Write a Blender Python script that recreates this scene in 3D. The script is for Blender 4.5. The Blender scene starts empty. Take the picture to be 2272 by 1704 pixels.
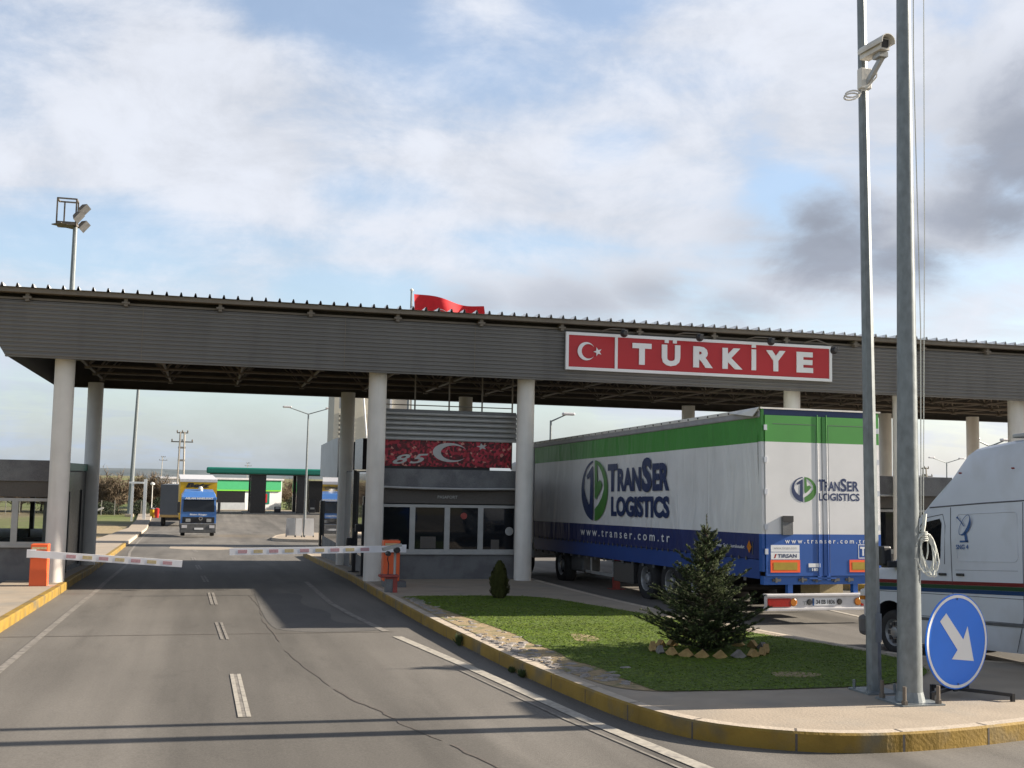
import bpy, bmesh, math, random
from math import sin, cos, tan, pi, radians, sqrt, atan2, atan
from mathutils import Vector, Matrix
from mathutils.geometry import tessellate_polygon
random.seed(7)
S = bpy.context.scene
COL = S.collection
# ------------------------------------------------------------------ camera
cam = bpy.data.cameras.new("camera"); camo = bpy.data.objects.new("camera", cam); COL.objects.link(camo)
S.camera = camo
YAW = radians(15.0); PIT = atan((1063 - 852) / 2500.0); ROLL = radians(1.15); HC = 2.25
f0 = Vector((sin(YAW), cos(YAW), 0)); r0 = Vector((cos(YAW), -sin(YAW), 0)); zz = Vector((0, 0, 1))
fv = f0 * cos(PIT) + zz * sin(PIT); u0 = r0.cross(fv)
rv = r0 * cos(ROLL) + u0 * sin(ROLL); uv = u0 * cos(ROLL) - r0 * sin(ROLL)
camo.matrix_world = Matrix(((rv.x, uv.x, -fv.x, 0), (rv.y, uv.y, -fv.y, 0), (rv.z, uv.z, -fv.z, HC), (0, 0, 0, 1)))
cam.sensor_width = 36.0; cam.lens = 36.0 * 2500 / 2272
cam.clip_start = 0.1; cam.clip_end = 9000
S.render.resolution_x = 1024; S.render.resolution_y = 768
S.view_settings.view_transform = 'Standard'; S.view_settings.look = 'None'
S.view_settings.exposure = 1.22; S.view_settings.gamma = 1.0
# ------------------------------------------------------------------ sun + sky
SUN_EL = radians(25.0); SUN_AZ = radians(-3.0)
sdir = Vector((cos(SUN_EL) * cos(SUN_AZ), cos(SUN_EL) * sin(SUN_AZ), sin(SUN_EL)))
sl = bpy.data.lights.new("sun", 'SUN'); sl.energy = 5.0; sl.angle = radians(0.55); sl.color = (1.0, 0.90, 0.76)
so = bpy.data.objects.new("sun", sl); COL.objects.link(so); so.location = (30, 0, 30)
so.rotation_euler = sdir.to_track_quat('Z', 'Y').to_euler()
W = bpy.data.worlds.new("World"); S.world = W; W.use_nodes = True
nt = W.node_tree; nt.nodes.clear()
def N(t, **k):
    n = nt.nodes.new(t)
    for a, b in k.items(): setattr(n, a, b)
    return n
def Lk(a, b): nt.links.new(a, b)
out = N('ShaderNodeOutputWorld'); sky = N('ShaderNodeTexSky'); sky.sky_type = 'NISHITA'
sky.sun_disc = False; sky.sun_elevation = SUN_EL; sky.sun_rotation = radians(94.5); sky.air_density = 1.0; sky.dust_density = 1.2; sky.ozone_density = 1.5
bgs = N('ShaderNodeBackground'); bgs.inputs[1].default_value = 0.092
geo = N('ShaderNodeNewGeometry'); tc = N('ShaderNodeTexCoord')
Dv = tc.outputs['Generated']
sep = N('ShaderNodeSeparateXYZ'); Lk(Dv, sep.inputs[0])
def M(op, a, b=None, clamp=False, c=None):
    n = N('ShaderNodeMath', operation=op); n.use_clamp = clamp
    for i, v in enumerate((a, b, c)):
        if v is None: continue
        if isinstance(v, (int, float)): n.inputs[i].default_value = v
        else: Lk(v, n.inputs[i])
    return n.outputs[0]
zc = M('ADD', M('MAXIMUM', sep.outputs[2], 0.0), 0.10)
comb = N('ShaderNodeCombineXYZ'); Lk(M('DIVIDE', sep.outputs[0], zc), comb.inputs[0]); Lk(M('DIVIDE', sep.outputs[1], zc), comb.inputs[1])
def noise(vec, scale, detail=6, rough=0.55, dist=0.0, off=(0, 0, 0), sc=(1, 1, 1)):
    mp = N('ShaderNodeMapping'); mp.inputs['Location'].default_value = off; mp.inputs['Scale'].default_value = sc; Lk(vec, mp.inputs[0])
    n = N('ShaderNodeTexNoise'); n.inputs['Scale'].default_value = scale; n.inputs['Detail'].default_value = detail
    n.inputs['Roughness'].default_value = rough; n.inputs['Distortion'].default_value = dist; Lk(mp.outputs[0], n.inputs[0])
    return n.outputs[0]
def ramp(v, a, b, lo=0.0, hi=1.0, smooth=True):
    n = N('ShaderNodeMapRange'); n.interpolation_type = 'SMOOTHSTEP' if smooth else 'LINEAR'
    n.inputs[1].default_value = a; n.inputs[2].default_value = b; n.inputs[3].default_value = lo; n.inputs[4].default_value = hi
    Lk(v, n.inputs[0]); return n.outputs[0]
def blob(d, deg, squash=1.6, tilt=0.0):
    # elliptical mass, wider than tall: 1 in its middle, 0 on its rim, negative outside
    d = Vector(d).normalized(); rgt = d.cross(zz).normalized(); up = rgt.cross(d)
    a = rgt * cos(tilt) + up * sin(tilt); b = up * cos(tilt) - rgt * sin(tilt)
    def dot(v):
        n = N('ShaderNodeVectorMath', operation='DOT_PRODUCT'); Lk(Dv, n.inputs[0]); n.inputs[1].default_value = v; return n.outputs['Value']
    R = tan(radians(deg))
    x = M('DIVIDE', dot(a), R * squash); y = M('DIVIDE', dot(b), R)
    r = M('SQRT', M('ADD', M('MULTIPLY', x, x), M('MULTIPLY', y, y)))
    return M('SUBTRACT', M('SUBTRACT', 1.0, r), M('MULTIPLY', M('LESS_THAN', dot(d), 0.2), 9.0))
def blobs(L_):
    o = None
    for it in L_:
        h = blob(*it); o = h if o is None else M('MAXIMUM', o, h)
    return M('MAXIMUM', o, -3.0)
big = noise(Dv, 2.6, 9, 0.58, 0.5, off=(3.1, 1.7, 0), sc=(1.0, 1.0, 2.6))
mid = noise(Dv, 8.0, 10, 0.62, 0.25, off=(7, 2, 1), sc=(1.0, 1.0, 1.7))
wisp = noise(comb.outputs[0], 0.9, 9, 0.62, 0.9, off=(1, 5, 0), sc=(.8, 1.5, 1))
dens = M('ADD', M('ADD', M('MULTIPLY', big, 0.42), M('MULTIPLY', mid, 0.33)), M('MULTIPLY', wisp, 0.25))
hole = blobs([((.085, .915, .395), 3.6, 3.0, -.25), ((-.08, .985, .195), 3.0, 2.2), ((.13, .95, .245), 1.3, 3.2), ((.27, .95, .20), 1.6, 3.0, -.1), ((.33, .925, .295), 1.2, 2.4, .2), ((.30, .88, .41), 2.2, 2.6, .3), ((.13, .955, .16), 1.2, 4.0), ((.46, .83, .245), 1.3, 2.0)])
whm = blobs([((.35, .90, .26), 4.6, 2.4), ((-.02, .945, .33), 4.2, 1.7), ((.315, .932, .182), 2.2, 2.2), ((.52, .80, .30), 5.0, 1.6), ((.56, .79, .225), 2.0, 1.6)])
dens2 = M('ADD', M('SUBTRACT', dens, M('MULTIPLY', ramp(hole, -.35, .8), 0.11)), M('MULTIPLY', ramp(whm, -.4, .7), 0.085))
cover = ramp(dens2, 0.40, 0.585, 0.24, 0.98)
g1 = blobs([((.505, .84, .203), 2.5, 1.7), ((.492, .84, .222), 2.0, 1.6), ((.545, .80, .185), 1.6, 2.4), ((.622, .735, .262), 4.0, 1.1), ((.60, .745, .215), 2.0, 2.2)])
g2 = blobs([((.30, .935, .152), 1.9, 2.6), ((.215, .955, .150), 1.5, 2.4), ((.37, .91, .165), 1.5, 2.4), ((.43, .88, .150), 1.5, 2.4)])
rag = M('MULTIPLY', M('SUBTRACT', mid, 0.5), 2.5)
gr = M('MAXIMUM', ramp(M('ADD', g1, rag), -.5, .85), M('MULTIPLY', ramp(M('ADD', g2, rag), -.2, .9), .55))
cover = M('MAXIMUM', cover, M('MULTIPLY', gr, 0.96))
# toward the horizon everything turns to a pale veil
veil = ramp(sep.outputs[2], 0.01, 0.13, 0.70, 0.0)
cover = M('MAXIMUM', cover, veil)
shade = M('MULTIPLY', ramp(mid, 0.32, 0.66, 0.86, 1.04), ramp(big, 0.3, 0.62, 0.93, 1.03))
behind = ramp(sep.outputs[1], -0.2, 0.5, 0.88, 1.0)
zen = ramp(sep.outputs[2], 0.45, 0.85, 1.0, 0.22)         # unseen overhead cloud dimmed, low cloud kept bright, to light upright faces
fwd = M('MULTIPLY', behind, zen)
m1 = N('ShaderNodeMixRGB'); m1.inputs[1].default_value = (0.335, 0.350, 0.385, 1); m1.inputs[2].default_value = (0.155, 0.168, 0.20, 1); Lk(gr, m1.inputs[0])
m0 = N('ShaderNodeMixRGB'); m0.inputs[1].default_value = (0.225, 0.262, 0.315, 1); Lk(m1.outputs[0], m0.inputs[2]); Lk(ramp(sep.outputs[2], 0.0, 0.17), m0.inputs[0])
rightside = ramp(sep.outputs[0], 0.25, 0.5, 0.0, 1.0)
m0b = N('ShaderNodeMixRGB'); Lk(m0.outputs[0], m0b.inputs[1]); Lk(m1.outputs[0], m0b.inputs[2]); Lk(rightside, m0b.inputs[0])
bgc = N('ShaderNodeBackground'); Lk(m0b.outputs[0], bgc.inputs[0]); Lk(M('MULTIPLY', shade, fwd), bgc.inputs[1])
Lk(sky.outputs[0], bgs.inputs[0])
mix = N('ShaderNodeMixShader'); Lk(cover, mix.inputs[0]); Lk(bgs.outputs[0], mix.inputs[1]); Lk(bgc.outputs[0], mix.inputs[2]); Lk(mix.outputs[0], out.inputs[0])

# ------------------------------------------------------------------ materials
def mat(name, col, rough=0.6, metal=0.0, nscale=None, namt=0.15, bump=0.0, bscale=None, spec=0.5, coord='Object', emit=None, stretch=(1, 1, 1), detail=5, col2=None, c2rng=(0.45, 0.6), c2scale=3.0, c2stretch=(1, 1, 1)):
    m = bpy.data.materials.new(name); m.use_nodes = True; t = m.node_tree
    b = t.nodes['Principled BSDF']; b.inputs['Roughness'].default_value = rough; b.inputs['Metallic'].default_value = metal
    b.inputs['Specular IOR Level'].default_value = spec
    c = (*col, 1)
    b.inputs['Base Color'].default_value = c
    tcn = t.nodes.new('ShaderNodeTexCoord')
    def ns(scale, st, det=detail):
        mp = t.nodes.new('ShaderNodeMapping'); mp.inputs['Scale'].default_value = st; t.links.new(tcn.outputs[coord], mp.inputs[0])
        n = t.nodes.new('ShaderNodeTexNoise'); n.inputs['Scale'].default_value = scale; n.inputs['Detail'].default_value = det; t.links.new(mp.outputs[0], n.inputs[0]); return n
    src = None
    if col2:
        n = ns(c2scale, c2stretch); mr = t.nodes.new('ShaderNodeMapRange'); mr.inputs[1].default_value = c2rng[0]; mr.inputs[2].default_value = c2rng[1]
        t.links.new(n.outputs[0], mr.inputs[0]); mx = t.nodes.new('ShaderNodeMixRGB'); mx.inputs[1].default_value = c; mx.inputs[2].default_value = (*col2, 1)
        t.links.new(mr.outputs[0], mx.inputs[0]); src = mx.outputs[0]
    if nscale:
        n = ns(nscale, stretch); mr = t.nodes.new('ShaderNodeMapRange'); mr.inputs[1].default_value = 0.25; mr.inputs[2].default_value = 0.75
        mr.inputs[3].default_value = 1 - namt; mr.inputs[4].default_value = 1 + namt; t.links.new(n.outputs[0], mr.inputs[0])
        vm = t.nodes.new('ShaderNodeVectorMath'); vm.operation = 'SCALE'
        if src: t.links.new(src, vm.inputs[0])
        else: vm.inputs[0].default_value = col
        t.links.new(mr.outputs[0], vm.inputs[3]); src = vm.outputs[0]
    if src: t.links.new(src, b.inputs['Base Color'])
    if bump:
        n = ns(bscale or 20, stretch); bp = t.nodes.new('ShaderNodeBump'); bp.inputs['Strength'].default_value = bump; bp.inputs['Distance'].default_value = 0.02
        t.links.new(n.outputs[0], bp.inputs['Height']); t.links.new(bp.outputs[0], b.inputs['Normal'])
    if emit: b.inputs['Emission Color'].default_value = (*emit[0], 1); b.inputs['Emission Strength'].default_value = emit[1]
    return m
def glass(name, col=(0.02, 0.025, 0.03), rough=0.04, ior=1.5, spec=0.8):
    m = mat(name, col, rough, 0.0, spec=spec); return m
MT = {}
MT['ground'] = mat('field_soil', (.10, .13, .02), .95, nscale=.8, namt=.25, col2=(.19, .14, .085), c2rng=(.42, .62), c2scale=.045, c2stretch=(1, .35, 1), bump=.4, bscale=6)
MT['dry'] = mat('dry_grass', (.30, .22, .12), .95, nscale=9, namt=.3, bump=.5, bscale=40, col2=(.12, .13, .05), c2scale=4, c2rng=(.5, .68))
MT['lawn'] = mat('lawn_soil', (.075, .115, .008), .95, nscale=14, namt=.3, bump=.6, bscale=60)
MT['blade'] = mat('grass_blade', (.105, .165, .010), .7, nscale=1.1, namt=.25, spec=.2, col2=(.13, .175, .02), c2scale=2, c2rng=(.4, .65))
MT['conc'] = mat('pavement_concrete', (.33, .27, .205), .9, nscale=2.2, namt=.10, bump=.25, bscale=35, col2=(.26, .23, .19), c2scale=.9, c2rng=(.5, .72))
MT['kerbtop'] = mat('kerb_concrete', (.44, .37, .29), .9, nscale=9, namt=.15, bump=.3, bscale=30)
MT['yellow'] = mat('kerb_yellow_paint', (.26, .16, .022), .8, nscale=3, namt=.25, bump=.3, bscale=30, col2=(.14, .115, .07), c2scale=1.6, c2rng=(.50, .66))
MT['mark'] = mat('road_paint', (.36, .33, .28), .8, nscale=20, namt=.2, col2=(.22, .20, .18), c2scale=9, c2rng=(.5, .75))
MT['markworn'] = mat('worn_road_paint', (.22, .20, .175), .85, nscale=20, namt=.2, col2=(.135, .122, .108), c2scale=7, c2rng=(.42, .66))
MT['crack'] = mat('tar_seam', (.095, .08, .068), .9, nscale=20, namt=.3)
MT['patch'] = mat('asphalt_patch', (.088, .082, .076), .9, nscale=30, namt=.2, bump=.3, bscale=90, col2=(.108, .10, .09), c2scale=1.2, c2rng=(.4, .7))
MT['galv'] = mat('galvanised_steel', (.20, .22, .225), .5, .35, nscale=16, namt=.22, stretch=(1, 1, .5), bump=.05, bscale=30)
MT['fascia'] = mat('fascia_sheet_metal', (.152, .145, .135), .5, .25, nscale=.7, namt=.1, col2=(.125, .12, .112), c2scale=2.0, c2stretch=(1, 1, .15), c2rng=(.5, .75))
MT['rooft'] = mat('roof_sheet', (.58, .59, .60), .45, .3, nscale=2, namt=.1)
MT['gutter'] = mat('gutter_brown', (.17, .145, .115), .6, 0, nscale=3, namt=.15)
MT['steeld'] = mat('truss_paint', (.14, .115, .09), .6, 0, nscale=3, namt=.2)
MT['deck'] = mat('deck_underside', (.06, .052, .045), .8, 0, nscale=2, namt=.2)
MT['column'] = mat('column_plaster', (.72, .69, .64), .8, nscale=3, namt=.06, bump=.1, bscale=30, col2=(.56, .52, .46), c2scale=2.5, c2stretch=(1, 1, .12), c2rng=(.5, .8))
MT['granite'] = mat('booth_granite', (.155, .158, .16), .75, nscale=60, namt=.3, bump=.1, bscale=80, col2=(.115, .115, .12), c2scale=2)
MT['granited'] = mat('booth_granite_brown', (.095, .085, .075), .75, nscale=60, namt=.3)
MT['alu'] = mat('window_aluminium', (.38, .38, .37), .45, .3, nscale=5, namt=.1)
MT['glass'] = glass('window_glass', (.010, .012, .015), .03, spec=.35)
MT['mirror'] = mat('mirror_glass', (.42, .42, .43), .04, .9)
MT['blackcl'] = mat('black_cladding', (.02, .02, .022), .25, nscale=4, namt=.2)
MT['orange'] = mat('orange_paint', (.72, .115, .03), .45, nscale=2, namt=.08)
MT['redpaint'] = mat('worn_red_paint', (.28, .05, .04), .6, nscale=6, namt=.25)
MT['white'] = mat('white_paint', (.66, .66, .68), .4, nscale=2, namt=.05)
MT['whitebar'] = mat('barrier_white', (.74, .73, .75), .35, nscale=5, namt=.05)
MT['dullred'] = mat('faded_red', (.48, .28, .30), .5, nscale=30, namt=.2)
MT['dullyel'] = mat('faded_yellow', (.50, .40, .22), .5, nscale=30, namt=.2)
MT['signred'] = mat('sign_red', (.44, .014, .02), .42, nscale=.8, namt=.05)
MT['signwhite'] = mat('sign_white', (.78, .78, .78), .4, nscale=3, namt=.03)
MT['signblue'] = mat('sign_blue', (.006, .175, .80), .35, nscale=3, namt=.05)
MT['black'] = mat('black_plastic', (.018, .018, .02), .5)
MT['rubber'] = mat('tyre_rubber', (.022, .021, .021), .85, nscale=20, namt=.3, bump=.2, bscale=40)
MT['rim'] = mat('wheel_rim', (.28, .28, .28), .45, .5, nscale=12, namt=.3)
MT['chassis'] = mat('chassis_dark', (.03, .03, .033), .7, nscale=5, namt=.3)
MT['chgrey'] = mat('chassis_grey', (.10, .10, .10), .7, nscale=5, namt=.3)
MT['silver'] = mat('silver_bumper', (.62, .60, .60), .45, .2, nscale=4, namt=.1)
MT['tarpgrey'] = mat('roof_tarp', (.34, .33, .34), .6, nscale=4, namt=.15, bump=.3, bscale=5)
MT['blue'] = mat('trailer_blue', (.02, .10, .36), .4, nscale=3, namt=.1)
MT['navy'] = mat('emblem_navy', (.009, .026, .10), .5, nscale=10, namt=.1)
MT['green'] = mat('emblem_green', (.055, .20, .03), .5, nscale=10, namt=.1)
MT['lampred'] = mat('red_lamp', (.35, .02, .015), .2, nscale=60, namt=.3)
MT['lampamb'] = mat('amber_lamp', (.5, .17, .02), .2)
MT['reflor'] = mat('reflector_orange', (.95, .12, .02), .5, nscale=10, namt=.05)
MT['reflye'] = mat('reflector_yellow', (.38, .26, .02), .5, nscale=10, namt=.1)
MT['vanwhite'] = mat('van_white', (.56, .58, .62), .3, nscale=1.5, namt=.05, spec=.6, col2=(.46, .46, .46), c2scale=2.2, c2rng=(.55, .8), c2stretch=(1, .6, .5))
MT['vanline'] = mat('van_seam', (.10, .10, .11), .6)
MT['vanred'] = mat('stripe_red', (.30, .03, .035), .35)
MT['vangreen'] = mat('stripe_green', (.03, .115, .05), .35)
MT['vanblue'] = mat('stripe_blue', (.02, .085, .25), .35)
MT['rope'] = mat('white_rope', (.62, .63, .58), .8, nscale=80, namt=.2)
MT['bark'] = mat('bark', (.10, .075, .055), .9, nscale=30, namt=.3, bump=.5, bscale=60)
MT['needle'] = mat('spruce_needles', (.040, .056, .018), .65, nscale=3.5, namt=.35, spec=.25)
MT['needletip'] = mat('spruce_tips', (.12, .15, .05), .65, nscale=9, namt=.3, spec=.25)
MT['thuja'] = mat('thuja_foliage', (.055, .06, .018), .7, nscale=9, namt=.35, spec=.2)
MT['twig'] = mat('bare_twigs', (.15, .11, .07), .9, nscale=1, namt=.25)
MT['evergr'] = mat('dark_bush', (.02, .03, .012), .9, nscale=2, namt=.3)
MT['stone'] = mat('rubble_stone', (.24, .215, .195), .9, nscale=12, namt=.3, bump=.4, bscale=40)
MT['brick'] = mat('yellow_edging', (.40, .26, .10), .85, nscale=14, namt=.3, bump=.3, bscale=40)
MT['beige'] = mat('tower_beige', (.62, .58, .47), .7, nscale=2, namt=.08)
MT['greyst'] = mat('tower_grey', (.40, .38, .33), .7, nscale=2, namt=.1)
MT['slate'] = mat('tower_window', (.20, .22, .24), .15, nscale=2, namt=.2)
MT['lgrey'] = mat('panel_grey', (.42, .44, .47), .5, nscale=2, namt=.1)
MT['station'] = mat('station_green', (.008, .17, .12), .4, nscale=2, namt=.05)
MT['shopgreen'] = mat('shop_green', (.06, .42, .17), .5, nscale=2, namt=.05)
MT['lime'] = mat('lime_band', (.20, .60, .05), .5)
MT['truckyel'] = mat('truck_yellow', (.62, .37, .01), .5, nscale=4, namt=.1)
MT['cabblue'] = mat('cab_blue', (.07, .19, .48), .3, nscale=2, namt=.08)
MT['chrome'] = mat('chrome', (.8, .8, .8), .12, 1.0)
MT['dgrey'] = mat('trailer_slate', (.075, .085, .10), .6, nscale=2, namt=.1)
MT['hill'] = mat('far_hillside', (.10, .12, .13), .95, nscale=.01, namt=.25, col2=(.06, .08, .09), c2scale=.02)
MT['flag'] = mat('flag_red', (.62, .012, .02), .75, nscale=6, namt=.1)
MT['wood'] = mat('pylon_concrete', (.42, .38, .33), .8, nscale=3, namt=.1)
MT['weed'] = mat('weed_leaf', (.05, .075, .02), .8, nscale=20, namt=.3)
m = glass('clear_glass'); t_ = m.node_tree; b_ = t_.nodes['Principled BSDF']; b_.inputs['Base Color'].default_value = (.75, .8, .78, 1); b_.inputs['Transmission Weight'].default_value = 1.0; b_.inputs['IOR'].default_value = 1.08; b_.inputs['Roughness'].default_value = 0.0; MT['clear'] = m
# asphalt: tracks, blotches, aggregate
def asphalt():
    m = bpy.data.materials.new('asphalt'); m.use_nodes = True; t = m.node_tree; b = t.nodes['Principled BSDF']
    b.inputs['Roughness'].default_value = .88; b.inputs['Specular IOR Level'].default_value = .3
    tcn = t.nodes.new('ShaderNodeTexCoord')
    def ns(scale, st, det=6, rough=.55):
        mp = t.nodes.new('ShaderNodeMapping'); mp.inputs['Scale'].default_value = st; t.links.new(tcn.outputs['Object'], mp.inputs[0])
        n = t.nodes.new('ShaderNodeTexNoise'); n.inputs['Scale'].default_value = scale; n.inputs['Detail'].default_value = det; n.inputs['Roughness'].default_value = rough
        t.links.new(mp.outputs[0], n.inputs[0]); return n.outputs[0]
    def mr(v, a, b_, lo, hi):
        n = t.nodes.new('ShaderNodeMapRange'); n.inputs[1].default_value = a; n.inputs[2].default_value = b_; n.inputs[3].default_value = lo; n.inputs[4].default_value = hi; t.links.new(v, n.inputs[0]); return n.outputs[0]
    def mul(a, c):
        n = t.nodes.new('ShaderNodeMath'); n.operation = 'MULTIPLY'; t.links.new(a, n.inputs[0]); t.links.new(c, n.inputs[1]); return n.outputs[0]
    tracks = mr(ns(1.1, (1.0, .05, 1), 4), .32, .68, .80, 1.20)
    blot = mr(ns(.35, (1, .6, 1), 6), .3, .7, .86, 1.14)
    agg = mr(ns(45, (1, 1, 1), 4, .75), .3, .7, .78, 1.24)
    stain = mr(ns(.9, (1, .16, 1), 7, .6), .55, .70, 1.0, .76)
    lanes = mr(ns(.55, (1, .02, 1), 3), .38, .62, .80, 1.13)
    oil = mr(ns(2.6, (1, .35, 1), 5, .6), .62, .74, 1.0, .86)
    f = mul(mul(mul(tracks, blot), mul(agg, stain)), mul(lanes, oil))
    vm = t.nodes.new('ShaderNodeVectorMath'); vm.operation = 'SCALE'; vm.inputs[0].default_value = (.132, .121, .107); t.links.new(f, vm.inputs[3])
    t.links.new(vm.outputs[0], b.inputs['Base Color'])
    bp = t.nodes.new('ShaderNodeBump'); bp.inputs['Strength'].default_value = .35; bp.inputs['Distance'].default_value = .01
    t.links.new(ns(110, (1, 1, 1), 3), bp.inputs['Height']); t.links.new(bp.outputs[0], b.inputs['Normal'])
    return m
MT['asphalt'] = asphalt()
def banded(name, bands, rough=.5, bump=0.0, wrinkle=0.0, sheen=None):
    """colour by height of the panel itself: bands = [(z_top, colour)...] from the bottom up"""
    m = bpy.data.materials.new(name); m.use_nodes = True; t = m.node_tree; b = t.nodes['Principled BSDF']; b.inputs['Roughness'].default_value = rough
    tcn = t.nodes.new('ShaderNodeTexCoord'); sp = t.nodes.new('ShaderNodeSeparateXYZ'); t.links.new(tcn.outputs['Object'], sp.inputs[0])
    cur = None
    for i, (z, c) in enumerate(bands):
        if cur is None:
            cur = t.nodes.new('ShaderNodeRGB'); cur.outputs[0].default_value = (*c, 1); cur = cur.outputs[0]; zp = z; continue
        g = t.nodes.new('ShaderNodeMath'); g.operation = 'GREATER_THAN'; g.inputs[1].default_value = zp; t.links.new(sp.outputs[2], g.inputs[0])
        mx = t.nodes.new('ShaderNodeMixRGB'); t.links.new(g.outputs[0], mx.inputs[0]); t.links.new(cur, mx.inputs[1]); mx.inputs[2].default_value = (*c, 1); cur = mx.outputs[0]; zp = z
    n = t.nodes.new('ShaderNodeTexNoise'); n.inputs['Scale'].default_value = 1.3; n.inputs['Detail'].default_value = 6; t.links.new(tcn.outputs['Object'], n.inputs[0])
    mr = t.nodes.new('ShaderNodeMapRange'); mr.inputs[1].default_value = .3; mr.inputs[2].default_value = .7; mr.inputs[3].default_value = .92; mr.inputs[4].default_value = 1.05; t.links.new(n.outputs[0], mr.inputs[0])
    vm = t.nodes.new('ShaderNodeVectorMath'); vm.operation = 'SCALE'; t.links.new(cur, vm.inputs[0]); t.links.new(mr.outputs[0], vm.inputs[3]); t.links.new(vm.outputs[0], b.inputs['Base Color'])
    if wrinkle:
        mp = t.nodes.new('ShaderNodeMapping'); mp.inputs['Scale'].default_value = (1, 1.2, .35); t.links.new(tcn.outputs['Object'], mp.inputs[0])
        n2 = t.nodes.new('ShaderNodeTexNoise'); n2.inputs['Scale'].default_value = 1.6; n2.inputs['Detail'].default_value = 3; n2.inputs['Distortion'].default_value = .8; t.links.new(mp.outputs[0], n2.inputs[0])
        bp = t.nodes.new('ShaderNodeBump'); bp.inputs['Strength'].default_value = wrinkle; bp.inputs['Distance'].default_value = .12; t.links.new(n2.outputs[0], bp.inputs['Height']); t.links.new(bp.outputs[0], b.inputs['Normal'])
    return m
GRN = (.06, .27, .045); WHT = (.72, .71, .70); NVY = (.013, .024, .12); BLU = (.02, .095, .36)
MT['curtain'] = banded('curtain_print', [(1.67, NVY), (3.375, WHT), (9, GRN)], .55, wrinkle=.7)
MT['doorprint'] = banded('door_print', [(1.67, BLU), (3.385, WHT), (9, GRN)], .4)
MT['sideboard'] = mat('side_board_blue', (.02, .06, .24), .5, nscale=2, namt=.12)

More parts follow.
